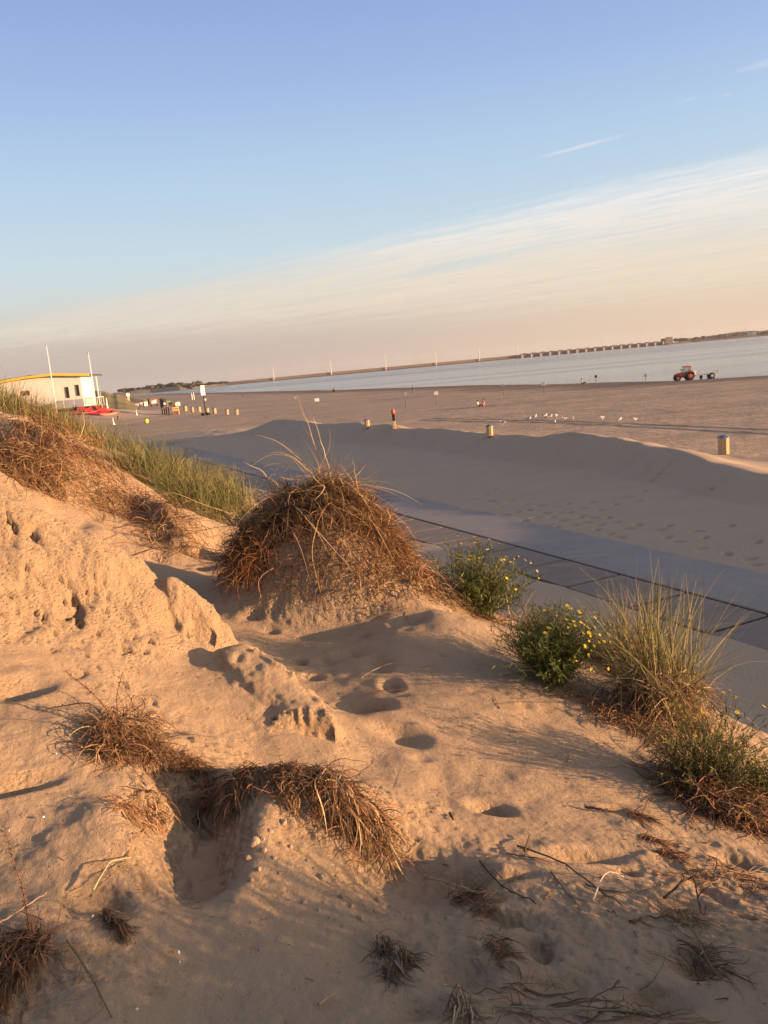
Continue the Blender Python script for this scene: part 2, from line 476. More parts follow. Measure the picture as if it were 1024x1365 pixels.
class NT:
    def __init__(self, tree): self.t = tree
    def n(self, typ, **kw):
        nd = self.t.nodes.new(typ)
        for k, v in kw.items():
            if k.startswith('i_'):
                nd.inputs[k[2:].replace('_', ' ')].default_value = v
            else:
                setattr(nd, k, v)
        return nd
    def l(self, a, b): self.t.links.new(a, b)
    def val(self, sock, v):
        if isinstance(v, (int, float)): sock.default_value = v
        else: self.l(v, sock)
    def math(self, op, a, b=0.0, c=None, clamp=False):
        nd = self.n('ShaderNodeMath', operation=op, use_clamp=clamp)
        self.val(nd.inputs[0], a); self.val(nd.inputs[1], b)
        if c is not None: self.val(nd.inputs[2], c)
        return nd.outputs[0]
    def step(self, x, a, b, lo=0.0, hi=1.0):
        nd = self.n('ShaderNodeMapRange', interpolation_type='SMOOTHSTEP')
        self.val(nd.inputs[0], x)
        for i, v in ((1, a), (2, b), (3, lo), (4, hi)): nd.inputs[i].default_value = v
        return nd.outputs[0]
    def mix(self, f, a, b, blend='MIX'):
        nd = self.n('ShaderNodeMix', data_type='RGBA', blend_type=blend)
        self.val(nd.inputs[0], f)
        for sock, v in ((nd.inputs[6], a), (nd.inputs[7], b)):
            if isinstance(v, tuple): sock.default_value = (*v, 1)
            else: self.l(v, sock)
        return nd.outputs[2]
    def noise(self, vec, scale, detail=4, rough=.5, dist=0.0):
        nd = self.n('ShaderNodeTexNoise'); nd.inputs['Scale'].default_value = scale; nd.inputs['Detail'].default_value = detail
        nd.inputs['Roughness'].default_value = rough; nd.inputs['Distortion'].default_value = dist
        if vec is not None: self.l(vec, nd.inputs['Vector'])
        return nd.outputs['Fac']
    def mapping(self, vec, scale=(1, 1, 1), rot=(0, 0, 0), loc=(0, 0, 0)):
        nd = self.n('ShaderNodeMapping'); nd.inputs['Scale'].default_value = scale; nd.inputs['Rotation'].default_value = rot; nd.inputs['Location'].default_value = loc
        self.l(vec, nd.inputs['Vector']); return nd.outputs[0]
    def bump(self, h, strength, dist, prev=None):
        nd = self.n('ShaderNodeBump'); nd.inputs['Strength'].default_value = strength; nd.inputs['Distance'].default_value = dist
        self.l(h, nd.inputs['Height'])
        if prev is not None: self.l(prev, nd.inputs['Normal'])
        return nd.outputs[0]


def sand_material():
    m = bpy.data.materials.new('sand'); m.use_nodes = True
    k = NT(m.node_tree); b = m.node_tree.nodes['Principled BSDF']
    geo = k.n('ShaderNodeNewGeometry'); pos = geo.outputs['Position']
    sep = k.n('ShaderNodeSeparateXYZ'); k.l(pos, sep.inputs[0]); z = sep.outputs[2]
    cd = k.n('ShaderNodeVectorMath', operation='LENGTH'); k.l(pos, cd.inputs[0]); dist = cd.outputs['Value']
    base = k.mix(k.noise(pos, 1.3, 5, .6), (.345, .25, .158), (.405, .295, .188))
    base = k.mix(k.step(k.noise(pos, 9, 6, .65), .5, .75, 0, .45), base, (.28, .19, .115))
    # dark grains and small plant crumbs in the dune sand
    gr = k.step(k.noise(pos, 420, 2, .6), .58, .70, 0, .6)
    base = k.mix(gr, base, (.17, .115, .075))
    cr = k.math('MULTIPLY', k.step(k.noise(pos, 85, 3, .7), .66, .72), k.step(k.noise(pos, 3.1, 3), .48, .62, 0, .8))
    base = k.mix(cr, base, (.10, .065, .04))
    # beach farther out is coarser, browner, combed parallel to the promenade
    beach = k.step(z, 0.55, 0.75, 1, 0)
    along = k.mapping(pos, scale=(.05, .7, 1), rot=(0, 0, math.radians(-114.5 + 180)))
    bn = k.noise(along, 1.0, 6, .65)
    bc = k.mix(k.step(bn, .3, .7), (.42, .305, .205), (.57, .425, .295))
    bc = k.mix(k.step(k.noise(pos, .9, 6, .75), .35, .7, 0, .55), bc, (.31, .22, .145))
    drift = k.math('MULTIPLY', k.step(z, 1.9, 3.2, 1, 0), k.math('SUBTRACT', 1.0, beach))
    base = k.mix(drift, base, k.mix(k.noise(pos, .8, 6, .6), (.385, .30, .212), (.465, .365, .262)))
    base = k.mix(beach, base, bc)
    wet = k.math('ADD', z, k.math('MULTIPLY', k.math('SUBTRACT', k.noise(along, .35, 4), .5), .5))
    wetf = k.step(wet, .10, .34, 1, 0)
    base = k.mix(k.math('MULTIPLY', wetf, .75), base, (.135, .10, .078))
    k.l(base, b.inputs['Base Color'])
    b.inputs['Roughness'].default_value = .95; b.inputs['Specular IOR Level'].default_value = .12
    nr = k.step(dist, 10, 30, 1, 0)
    h1 = k.math('MULTIPLY', k.noise(pos, 260, 3, .6), .0035)
    h2 = k.math('MULTIPLY', k.noise(pos, 45, 4, .6), .006)
    h3 = k.math('MULTIPLY', k.noise(pos, 12, 4, .55), .010)
    hn = k.math('MULTIPLY', k.math('ADD', h1, k.math('ADD', h2, h3)), nr)
    hb = k.math('ADD', k.math('MULTIPLY', k.noise(pos, 1.1, 6, .7), .19), k.math('MULTIPLY', bn, .06))
    # wind ripples on the flat sand by the paving
    wv = k.n('ShaderNodeTexWave', wave_type='BANDS', bands_direction='X'); wv.inputs['Scale'].default_value = 2.6; wv.inputs['Distortion'].default_value = 9; wv.inputs['Detail'].default_value = 2; wv.inputs['Detail Scale'].default_value = .6
    k.l(k.mapping(pos, rot=(0, 0, .3)), wv.inputs['Vector'])
    rip = k.math('MULTIPLY', k.math('MULTIPLY', wv.outputs['Fac'], k.step(k.noise(pos, .35, 3), .5, .7, 0, .010)), k.math('MULTIPLY', k.step(z, .7, .9), k.step(z, 1.6, 3.2, 1, 0)))
    tot = k.math('ADD', k.math('ADD', hn, k.math('MULTIPLY', hb, beach)), rip)
    # crumbled texture on steep eroded faces
    sn = k.n('ShaderNodeSeparateXYZ'); k.l(geo.outputs['True Normal'], sn.inputs[0])
    steep = k.math('MULTIPLY', k.step(sn.outputs[2], .93, .70), nr)
    vo = k.n('ShaderNodeTexVoronoi'); vo.inputs['Scale'].default_value = 34; k.l(k.mapping(pos, scale=(1, 1, 1.5)), vo.inputs['Vector'])
    ck = k.math('ADD', k.math('MULTIPLY', k.noise(pos, 22, 8, .72), .03), k.math('MULTIPLY', k.step(vo.outputs['Distance'], 0, .5), .008))
    tot = k.math('ADD', tot, k.math('MULTIPLY', ck, steep))
    k.l(k.bump(tot, 1.0, 1.0), b.inputs['Normal'])
    return m


def tint_material(name, rough=.65, spec=.25, trans=.25):
    """leaf and straw: colour of its own per blade, some light through the blade"""
    m = bpy.data.materials.new(name); m.use_nodes = True
    k = NT(m.node_tree); b = m.node_tree.nodes['Principled BSDF']; out = m.node_tree.nodes['Material Output']
    at = k.n('ShaderNodeAttribute', attribute_name='tint')
    geo = k.n('ShaderNodeNewGeometry')
    c = k.mix(k.step(k.noise(geo.outputs['Position'], 60, 3), .35, .7, 0, .35), at.outputs['Color'], (.5, .5, .5), 'MULTIPLY')
    k.l(c, b.inputs['Base Color']); b.inputs['Roughness'].default_value = rough; b.inputs['Specular IOR Level'].default_value = spec
    if trans:
        tr = k.n('ShaderNodeBsdfTranslucent'); k.l(c, tr.inputs['Color'])
        mx = k.n('ShaderNodeMixShader'); mx.inputs[0].default_value = trans
        k.l(b.outputs[0], mx.inputs[1]); k.l(tr.outputs[0], mx.inputs[2]); k.l(mx.outputs[0], out.inputs['Surface'])
    return m


M_SAND = sand_material()
M_BLADE = tint_material('grass_blade')
M_STRAW = tint_material('dead_straw', trans=.12)
M_TWIG = tint_material('twig_bark', rough=.85, spec=.15, trans=0)


def concrete(name, col, var=.25):
    m = bpy.data.materials.new(name); m.use_nodes = True
    k = NT(m.node_tree); b = m.node_tree.nodes['Principled BSDF']
    pos = k.n('ShaderNodeNewGeometry').outputs['Position']
    c = k.mix(k.noise(pos, .7, 6, .65), tuple(v * (1 - var) for v in col), tuple(v * (1 + var) for v in col))
    c = k.mix(k.step(k.noise(k.mapping(pos, scale=(.4, 1.4, 1), rot=(0, 0, TH)), 1.6, 6, .7), .48, .68, 0, .55), c, (.40, .31, .215))      # blown sand on the slabs
    c = k.mix(k.step(k.noise(pos, 40, 4, .7), .55, .75, 0, .4), c, tuple(v * .55 for v in col))
    k.l(c, b.inputs['Base Color']); b.inputs['Roughness'].default_value = .85; b.inputs['Specular IOR Level'].default_value = .2
    k.l(k.bump(k.noise(pos, 30, 6, .7), .25, .02), b.inputs['Normal'])
    return m


M_SLAB = concrete('paving_concrete', (.235, .20, .168))
M_STRIP = concrete('grey_concrete', (.285, .268, .245), .25)


def sea_material():
    m = bpy.data.materials.new('sea_water'); m.use_nodes = True
    k = NT(m.node_tree); b = m.node_tree.nodes['Principled BSDF']
    pos = k.n('ShaderNodeNewGeometry').outputs['Position']
    b.inputs['Base Color'].default_value = (.05, .085, .11, 1); b.inputs['Roughness'].default_value = .12; b.inputs['IOR'].default_value = 1.33
    band = k.step(k.noise(k.mapping(pos, scale=(.0012, .012, 1), rot=(0, 0, -.25)), 1.0, 4, .5), .42, .6)
    yy = k.n('ShaderNodeSeparateXYZ'); k.l(pos, yy.inputs[0])
    farr = k.step(yy.outputs[1], 350, 900, .25, 1.0)
    amp = k.math('MULTIPLY', k.math('ADD', k.math('MULTIPLY', band, .75), .25), farr)
    h = k.math('MULTIPLY', k.noise(k.mapping(pos, scale=(1, 1.6, 1)), .9, 5, .6), amp)
    k.l(k.bump(h, .9, 1.2), b.inputs['Normal'])
    return m


M_SEA = sea_material()


# ------------------------------------------------------------------ sky, sun, camera
SUN_A, SUN_EL = math.radians(-12), math.radians(4.0)      # sun low over the right side
EXPOSURE = 1.42
sunv = Vector((math.cos(SUN_EL) * math.cos(SUN_A), math.cos(SUN_EL) * math.sin(SUN_A), math.sin(SUN_EL)))
ld = bpy.data.lights.new('sun', 'SUN'); ld.energy = 5.0; ld.angle = math.radians(.53); ld.color = (1.0, .59, .31)
lo = bpy.data.objects.new('sun', ld); link(lo); lo.rotation_euler = (-sunv).to_track_quat('-Z', 'Y').to_euler(); lo.location = (40, -10, 30)

W = bpy.data.worlds.new('World'); SC.world = W; W.use_nodes = True
k = NT(W.node_tree); bg = W.node_tree.nodes['Background']
sky = k.n('ShaderNodeTexSky', sky_type='NISHITA'); sky.sun_disc = False
sky.sun_elevation = SUN_EL; sky.sun_rotation = math.radians(90) - SUN_A
sky.altitude = 10; sky.air_density = 1.0; sky.dust_density = 1.2; sky.ozone_density = 1.6
dirn = k.n('ShaderNodeTexCoord').outputs['Generated']
WORLD_PART = True

# ------------------------------------------------------------------ sky: physical sky plus evening air and a streaky cloud sheet
def lin(r, g, b, gain=1.0):
    f = lambda c: ((c / 255 + .055) / 1.055) ** 2.4 if c > 10.3 else c / 255 / 12.92
    return tuple(f(v) * gain for v in (r, g, b))


SG = 10 / 2 ** EXPOSURE                 # ramp colours are given as they are seen; the background runs at strength 0.1


def build_sky():
    g = SG * .93
    nrm = k.n('ShaderNodeVectorMath', operation='NORMALIZE'); k.l(dirn, nrm.inputs[0])
    sp = k.n('ShaderNodeSeparateXYZ'); k.l(nrm.outputs[0], sp.inputs[0])
    X, Y, Z = sp.outputs
    el = k.math('MULTIPLY', k.math('ARCSINE', Z), 180 / math.pi)
    az = k.math('MULTIPLY', k.math('ARCTAN2', X, Y), 180 / math.pi)
    rp = k.n('ShaderNodeValToRGB')
    stops = [(0, (202, 180, 168)), (2.5, (210, 194, 182)), (5, (212, 212, 208)), (8, (200, 217, 227)), (13, (182, 207, 233)), (18, (161, 186, 229)), (24, (141, 164, 218)), (36, (130, 140, 168)), (90, (108, 114, 136))]
    el01 = k.math('DIVIDE', k.math('MAXIMUM', el, 0.0), 90.0)
    e = rp.color_ramp.elements
    while len(e) < len(stops): e.new(.5)
    for i, (d, c) in enumerate(stops):
        e[i].position = d / 90; e[i].color = (*lin(*c), 1)
    k.l(el01, rp.inputs[0])
    col = k.mix(1.0, rp.outputs[0], (g, g, g), 'MULTIPLY')
    low = k.step(el, 1.0, 6.5, 1, 0)
    azf = k.step(az, -24, 22)
    side = k.mix(azf, lin(190, 176, 171, g), lin(232, 204, 178, g))
    col = k.mix(k.math('MULTIPLY', low, .85), col, side)
    # cloud sheet seen in perspective: streaks run towards the left horizon
    zz = k.math('MAXIMUM', Z, .015)
    px_, py_ = k.math('DIVIDE', X, zz), k.math('DIVIDE', Y, zz)
    U = k.math('ADD', k.math('MULTIPLY', px_, -.75), k.math('MULTIPLY', py_, .66))
    V = k.math('ADD', k.math('MULTIPLY', px_, .66), k.math('MULTIPLY', py_, .75))
    def vec(a, b):
        c = k.n('ShaderNodeCombineXYZ'); k.l(a, c.inputs[0]); k.l(b, c.inputs[1]); return c.outputs[0]
    uv = vec(U, V)
    wob = k.math('MULTIPLY', k.math('SUBTRACT', k.noise(k.mapping(uv, scale=(.5, 1.9, 1)), 1.0, 7, .68), .5), 2.0)
    edge = k.step(k.math('ADD', V, wob), 4.75, 5.75)
    streak = k.step(k.noise(k.mapping(uv, scale=(.22, 1.0, 1), loc=(3, 1, 0)), 1.0, 8, .66, .3), .30, .55)
    fine = k.step(k.noise(k.mapping(uv, scale=(1.5, 5.5, 1)), 1.0, 6, .68), .36, .64)
    dens = k.math('MULTIPLY', edge, k.math('ADD', .25, k.math('MULTIPLY', streak, k.math('ADD', .32, k.math('MULTIPLY', fine, .65)))))
    dens = k.math('MULTIPLY', dens, k.step(el, 1.2, 4.5, .25, 1.0))
    hi = k.mix(k.step(el, 4.5, 10.5), lin(238, 220, 200, g), lin(240, 238, 238, g))
    hi = k.mix(k.math('MULTIPLY', k.step(az, -20, 10, 1, 0), .55), hi, lin(214, 207, 203, g))
    col = k.mix(dens, col, hi)
    # grey-mauve bank low over the water
    bank = k.math('MULTIPLY', k.step(k.math('ADD', el, k.math('MULTIPLY', k.math('SUBTRACT', k.noise(k.mapping(uv, scale=(.05, .16, 1)), 1.0, 5, .6), .5), 5.0)), 2.2, 4.6, 1, 0), k.step(az, -15, 24, .62, .12))
    bank = k.math('MULTIPLY', bank, k.step(el, 0.2, 2.0, .55, 1.0))
    col = k.mix(bank, col, lin(194, 178, 175, g))
    # small separate wisps
    for (u0, v0, du, dv, am) in ((2.0, 4.03, .26, .04, .8), (1.02, 3.55, .10, .06, .4), (1.38, 3.74, .05, .03, .4), (1.24, 3.83, .03, .03, .35)):
        q = k.math('ADD', k.math('POWER', k.math('DIVIDE', k.math('SUBTRACT', U, u0), du), 2.0), k.math('POWER', k.math('ABSOLUTE', k.math('DIVIDE', k.math('SUBTRACT', V, v0), dv)), 2.0))
        q = k.math('ADD', q, k.math('MULTIPLY', k.math('SUBTRACT', k.noise(k.mapping(uv, scale=(4, 14, 1)), 1.0, 5, .65), .5), 2.6))
        col = k.mix(k.math('MULTIPLY', k.step(q, -.6, 1.6, 1, 0), am * .8), col, lin(232, 232, 238, g))
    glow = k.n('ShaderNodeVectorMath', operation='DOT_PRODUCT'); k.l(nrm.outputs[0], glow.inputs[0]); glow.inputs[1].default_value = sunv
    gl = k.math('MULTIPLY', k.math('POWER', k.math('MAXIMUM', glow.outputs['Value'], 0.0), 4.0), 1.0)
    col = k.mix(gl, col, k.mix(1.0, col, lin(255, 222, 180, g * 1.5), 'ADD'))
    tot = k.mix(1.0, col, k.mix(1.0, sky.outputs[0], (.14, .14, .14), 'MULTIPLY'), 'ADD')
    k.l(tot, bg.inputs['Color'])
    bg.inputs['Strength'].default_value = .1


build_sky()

# ------------------------------------------------------------------ terrain mesh (rings about the viewpoint, one seamless sheet)
def build_terrain():
    ang = np.concatenate([np.linspace(-150, -36, 90, endpoint=False), np.linspace(-36, 36, 600, endpoint=False), np.linspace(36, 150, 90)])
    ang = np.radians(ang)
    rad = [0.35]
    while rad[-1] < 9000:
        r = rad[-1]
        if r < 7: d = max(.006, r * .0034)
        elif r < 16: d = r * .006
        elif r < 42: d = .065 if r > 18 else .11
        elif r < 130: d = r * .008
        else: d = r * .02
        rad.append(r + d)
    rad = np.array(rad)
    A, Rr = np.meshgrid(ang, rad)
    X = (Rr * np.sin(A)).ravel(); Y = (Rr * np.cos(A)).ravel()
    Z = zf(X, Y)
    nr, na = len(rad), len(ang)
    P = np.stack([X, Y, Z], 1).reshape(nr, na, 3)
    # crumbling of the steep eroded faces, pushed along the surface normal
    du = np.gradient(P, axis=0); dv = np.gradient(P, axis=1)
    N = np.cross(dv, du); N /= np.linalg.norm(N, axis=2, keepdims=True) + 1e-12
    N *= np.sign(N[:, :, 2:3])
    Zs = Z.copy(); qn = np.nonzero(Rr.ravel() < 13)[0]; Zs[qn] = zf(X[qn], Y[qn], False)
    Ps = np.stack([X, Y, Zs], 1).reshape(nr, na, 3); Ns = np.cross(np.gradient(Ps, axis=1), np.gradient(Ps, axis=0)); Ns /= np.linalg.norm(Ns, axis=2, keepdims=True) + 1e-12
    slope = np.sqrt(np.maximum(1 - Ns[:, :, 2] ** 2, 0))
    for ax in (0, 1):
        for _ in range(3):
            slope = (slope + np.roll(slope, 1, ax) + np.roll(slope, -1, ax)) / 3
    near = (1 - sstep(7, 13, Rr))
    x, y, z = P[:, :, 0].ravel(), P[:, :, 1].ravel(), P[:, :, 2].ravel()
    msk = (near * sstep(.36, .62, slope)).ravel()
    q = np.nonzero(msk > .002)[0]
    x, y, z = x[q], y[q], z[q]
    wx, wy, wz = x + .05 * vnoise(x * 6, y * 6, z * 6, 61), y + .05 * vnoise(x * 6, y * 6, z * 6, 62), z + .04 * vnoise(x * 7, y * 7, z * 7, 63)
    r0 = fbm(wx * 2.6, wy * 2.6, wz * 3.6, 3, 55); r1 = np.abs(vnoise(wx * 6, wy * 6, wz * 10, 51)); r2 = np.abs(vnoise(wx * 16, wy * 16, wz * 24, 52)); r3 = fbm(wx * 38, wy * 38, wz * 48, None or 2, 53)
    pit = np.maximum(0, fbm(wx * 21, wy * 21, wz * 13, 3, 54, .65) - .54) * sstep(-.25, .35, vnoise(x * 1.7, y * 1.7, z * 2.6, 57))
    soft = 1 - .75 * sstep(5.4, 6.0, y) * (1 - sstep(7.6, 8.2, y))
    soft = soft * (.3 + .7 * sstep(2.9, 3.6, y))
    disp = (.040 * r0 + .018 * (.3 - r1) + .016 * (.3 - r2) - .11 * np.minimum(pit, .4)) * soft + .007 * r3
    D = np.zeros(nr * na); D[q] = disp * msk[q]
    P = P + N * D.reshape(nr, na, 1)
    i = np.arange(nr - 1)[:, None] * na + np.arange(na - 1)[None, :]
    F = np.stack([i, i + 1, i + na + 1, i + na], 2).reshape(-1, 4)[:, ::-1]
    o = npmesh('sand_ground', P.reshape(-1, 3), F, M_SAND)
    tag(o, kind='structure')


build_terrain()

# sea
def build_sea():
    xs = np.linspace(-9000, 9000, 60); ys = np.linspace(-400, 9000, 60)
    Xg, Yg = np.meshgrid(xs, ys)
    V = np.stack([Xg.ravel(), Yg.ravel(), np.zeros(Xg.size)], 1)
    i = np.arange(59)[:, None] * 60 + np.arange(59)[None, :]
    F = np.stack([i, i + 1, i + 61, i + 60], 2).reshape(-1, 4)
    tag(npmesh('sea', V, F, M_SEA), kind='structure')


build_sea()

# promenade: one row of square slabs, one continuous strip beside it
M_SOIL = mat('joint_soil', (.028, .022, .016), .95, noise=.5, nscale=9)


def build_promenade():
    mb = MB()
    for i in range(-8, 50):
        s0 = 12.0 + (i - 0) * 2.34
        if s0 > 112: break
        s1, t0, t1 = s0 + 2.34, 12.46, 14.29
        g, tp = .028, .80 + random.uniform(-.006, .006)
        g = .058; c = [(s0 + g, t0 + g), (s1 - g, t0 + g), (s1 - g, t1 - g), (s0 + g, t1 - g)]
        vs = [(*xy(*p), .60) for p in c] + [(*xy(*p), tp - .008) for p in c]
        inn = [(s0 + g + .01, t0 + g + .01), (s1 - g - .01, t0 + g + .01), (s1 - g - .01, t1 - g - .01), (s0 + g + .01, t1 - g - .01)]
        vs += [(*xy(*p), tp + random.uniform(-.003, .003)) for p in inn]
        mb.add(vs, [(8, 9, 10, 11)] + [(j, (j + 1) % 4, (j + 1) % 4 + 4, j + 4) for j in range(4)] + [(j + 4, (j + 1) % 4 + 4, (j + 1) % 4 + 8, j + 8) for j in range(4)])
    tag(mb.build('promenade', M_SLAB), kind='structure')
    b2 = MB()
    for i in range(-3, 56):
        a, b_ = i * 2.0, i * 2.0 + 2.0
        b2.add([(*xy(a, 12.38), .765), (*xy(b_, 12.38), .765), (*xy(b_, 14.40), .765), (*xy(a, 14.40), .765)], [(0, 1, 2, 3)])
    tag(b2.build('promenade_joints', M_SOIL), kind='structure')
    mb = MB()
    prev = None
    ss = np.arange(-8, 112, 2.0)
    vs, fs = [], []
    for i, s_ in enumerate(ss):
        for (t_, z_) in ((14.36, .62), (14.36, .792), (14.38, .802), (16.78, .806), (16.80, .796), (16.80, .62)):
            vs.append((*xy(s_, t_), z_))
    for i in range(len(ss) - 1):
        for j in range(5):
            a = i * 6 + j
            fs.append((a, a + 6, a + 7, a + 1))
    mb.add(vs, fs)
    tag(mb.build('path', M_STRIP), kind='structure')


build_promenade()


# wheel tracks: churned damp sand in low berms, two ruts side by side
def build_tracks():
    M = mat('churned_sand', (.37, .27, .18), .95, .1, noise=.3, nscale=1.5)
    vs, fs = [], []
    for off in (0.0, 1.9):
        P = np.array([hit(*q)[:2] for q in [(560, 560), (640, 561.5), (720, 563), (790, 566), (860, 569.5), (930, 573), (1024, 578), (1090, 582)]])
        d = np.r_[0, np.cumsum(np.linalg.norm(np.diff(P, axis=0), axis=1))]; u = np.arange(0, d[-1], .5)
        X, Y = np.interp(u, d, P[:, 0]), np.interp(u, d, P[:, 1])
        T = np.stack([np.gradient(X), np.gradient(Y)], 1); T /= np.linalg.norm(T, axis=1, keepdims=True); N = np.stack([-T[:, 1], T[:, 0]], 1)
        wob = .35 * vnoise(u * .07, u * 0 + off, seed=81); b = len(vs)
        for i in range(len(u)):
            for (o_, h_) in ((-.42, -.03), (-.30, .020), (-.16, .008), (.16, .006), (.30, .018), (.42, -.03)):
                o2 = o_ * (1 + .25 * vnoise(np.array([u[i] * .9]), np.array([o_ * 3 + off]), seed=82)[0]) + off + wob[i]
                x, y = X[i] + N[i, 0] * o2, Y[i] + N[i, 1] * o2
                vs.append((x, y, h_ + .012))
        n = len(u)
        for i in range(n - 1):
            for j in range(5): fs.append((b + i * 6 + j, b + i * 6 + j + 1, b + i * 6 + 7 + j, b + i * 6 + 6 + j))
    V = np.array(vs); V[:, 2] += zf(V[:, 0], V[:, 1]) + .03 * vnoise(V[:, 0] * 2.1, V[:, 1] * 2.1, seed=83)
    tag(npmesh('wheel_track', V, np.array(fs), M), kind='structure')


build_tracks()

# ------------------------------------------------------------------ plants: every blade, stem and root is a curve grown over the real ground
def unit(v):
    return v / (np.linalg.norm(v, axis=-1, keepdims=True) + 1e-9)


def grow(P0, V0, L, kk=7, grav=0.3, jit=0.25, off=0.004, ground=True, curl=0.0):
    """n curves: start P0, heading V0, length L; gravity bends them, they slide over the ground"""
    n = len(P0); P = np.empty((n, kk, 3)); P[:, 0] = P0
    v = unit(np.array(V0, float)); ds = (np.asarray(L) / (kk - 1)).reshape(-1, 1)
    sw = RG.normal(size=(n, 3)) * curl * RG.uniform(.2, 1.4, (n, 1)); jv = .5 * np.where(RG.uniform(size=(n, 1)) < .4, .25, RG.uniform(.5, 1.3, (n, 1)))
    for i in range(1, kk):
        v = v + RG.normal(size=(n, 3)) * jit * jv + sw * .5
        v[:, 2] -= grav if np.isscalar(grav) else np.asarray(grav)
        v = unit(v)
        q = P[:, i - 1] + v * ds
        if ground:
            g = zf(q[:, 0], q[:, 1]) + off
            low = q[:, 2] < g
            q[low, 2] = g[low]
            v = np.where(low[:, None], unit(q - P[:, i - 1]), v)
        P[:, i] = q
    return P


def ribbon(P, w0, tip=0.15, base=.8, side=None):
    """flat tapering blades along curves P (n,k,3), each with a fold along its middle"""
    n, kk, _ = P.shape
    T = unit(np.gradient(P, axis=1))
    if side is None:
        side = RG.normal(size=(n, 3)); side[:, 2] *= .3
    S = unit(np.cross(T, np.repeat(np.cross(T[:, :1], side[:, None]), kk, 1)))
    u = np.linspace(0, 1, kk)
    prof = np.where(u < .25, base + (1 - base) * u / .25, 1 - (1 - tip) * ((u - .25) / .75) ** 1.5)
    W_ = (np.asarray(w0).reshape(-1, 1) * prof[None, :])[:, :, None] * .5
    V = np.stack([P - S * W_, P + S * W_], 2).reshape(-1, 3)
    i = np.arange(n)[:, None] * kk * 2 + np.arange(kk - 1)[None, :] * 2
    F = np.stack([i, i + 1, i + 3, i + 2], 2).reshape(-1, 4)
    return V, F


def tubes(P, r0, tip=.35, sides=3):
    n, kk, _ = P.shape
    T = unit(np.gradient(P, axis=1))
    A = unit(np.cross(T, RG.normal(size=(n, 1, 3)))); B = np.cross(T, A)
    R = np.asarray(r0).reshape(-1, 1) * np.linspace(1, tip, kk)[None, :]
    an = 2 * np.pi * np.arange(sides) / sides
    V = P[:, :, None] + R[:, :, None, None] * (np.cos(an)[None, None, :, None] * A[:, :, None] + np.sin(an)[None, None, :, None] * B[:, :, None])
    V = V.reshape(-1, 3)
    i = (np.arange(n)[:, None, None] * kk + np.arange(kk - 1)[None, :, None]) * sides
    j = np.arange(sides)[None, None, :]; j2 = (j + 1) % sides
    F = np.stack([i + j, i + j2, i + sides + j2, i + sides + j], 3).reshape(-1, 4)
    return V, F


class Veg:
    def __init__(self): self.V, self.F, self.C, self.b = [], [], [], 0
    def add(self, VF, cols, per):
        """cols (n,3) per curve, per = vertices per curve"""
        V, F = VF
        self.V.append(V); self.F.append(F + self.b); self.C.append(np.repeat(cols, per, 0)); self.b += len(V)
        return self
    def build(self, name, mat, origin, parent=None, smooth=True):
        V = np.concatenate(self.V)
        o = npmesh(name, V - np.asarray(origin), np.concatenate(self.F), mat, parent, np.concatenate(self.C), smooth)
        if parent is None: o.location = origin
        return o


def pick(n, cols, var=.18):
    cols = np.array(cols); c = cols[RG.integers(0, len(cols), n)]
    return np.clip(c * (1 + RG.normal(size=(n, 1)) * var) * (1 + RG.normal(size=(n, 3)) * .05), .01, .9)


GREEN = [(.13, .14, .045), (.16, .165, .055), (.10, .115, .035), (.22, .20, .08), (.27, .23, .10)]
STRAW = [(.40, .27, .13), (.33, .21, .10), (.26, .155, .075), (.46, .34, .19), (.20, .115, .06)]
RUST = [(.27, .13, .055), (.22, .10, .045), (.33, .18, .08), (.17, .085, .045)]
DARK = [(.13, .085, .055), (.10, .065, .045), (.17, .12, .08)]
PALE = [(.46, .34, .19), (.40, .29, .15)]


def around(c, n, rx, ry=None, z=True):
    ry = rx if ry is None else ry
    a = RG.uniform(0, 2 * np.pi, n); r = np.sqrt(RG.uniform(0, 1, n))
    x, y = c[0] + rx * r * np.cos(a), c[1] + ry * r * np.sin(a)
    return np.stack([x, y, zf(x, y) if z else np.full(n, c[2])], 1)


def upv(n, spread, lean=(0, 0)):
    return np.stack([RG.normal(size=n) * spread + lean[0], RG.normal(size=n) * spread + lean[1], np.ones(n)], 1)


# ---- the green marram belt along the farther dune
def tussock(c, h, n, rad, label, group, cols=GREEN, dead=.35, name='marram_tussock', lean=(-.25, .1), w=.007, zjit=.16):
    v = Veg(); m = n
    P0 = around(c, m, rad); L = h * RG.uniform(.55, 1.1, m)
    P = grow(P0, upv(m, .28, lean), L, 6, .10, .12, 0, False, zjit)
    v.add(ribbon(P, RG.uniform(.6, 1.3, m) * w), pick(m, cols), 12)
    nd = int(n * dead); o = None
    if not group: o = v.build(name, M_BLADE, c); v = Veg()
    if nd:
        P0 = around(c, nd, rad * .8)
        P = grow(P0, upv(nd, .7, lean), h * RG.uniform(.35, .8, nd), 6, .32, .25, .004, True, .2)
        v.add(ribbon(P, RG.uniform(.6, 1.2, nd) * w), pick(nd, STRAW), 12)
        if o: v.build('dead_blades', M_STRAW, c, o)
    if not o: o = v.build(name, M_BLADE, c)
    tag(o, label, 'beach grass', group)
    return o


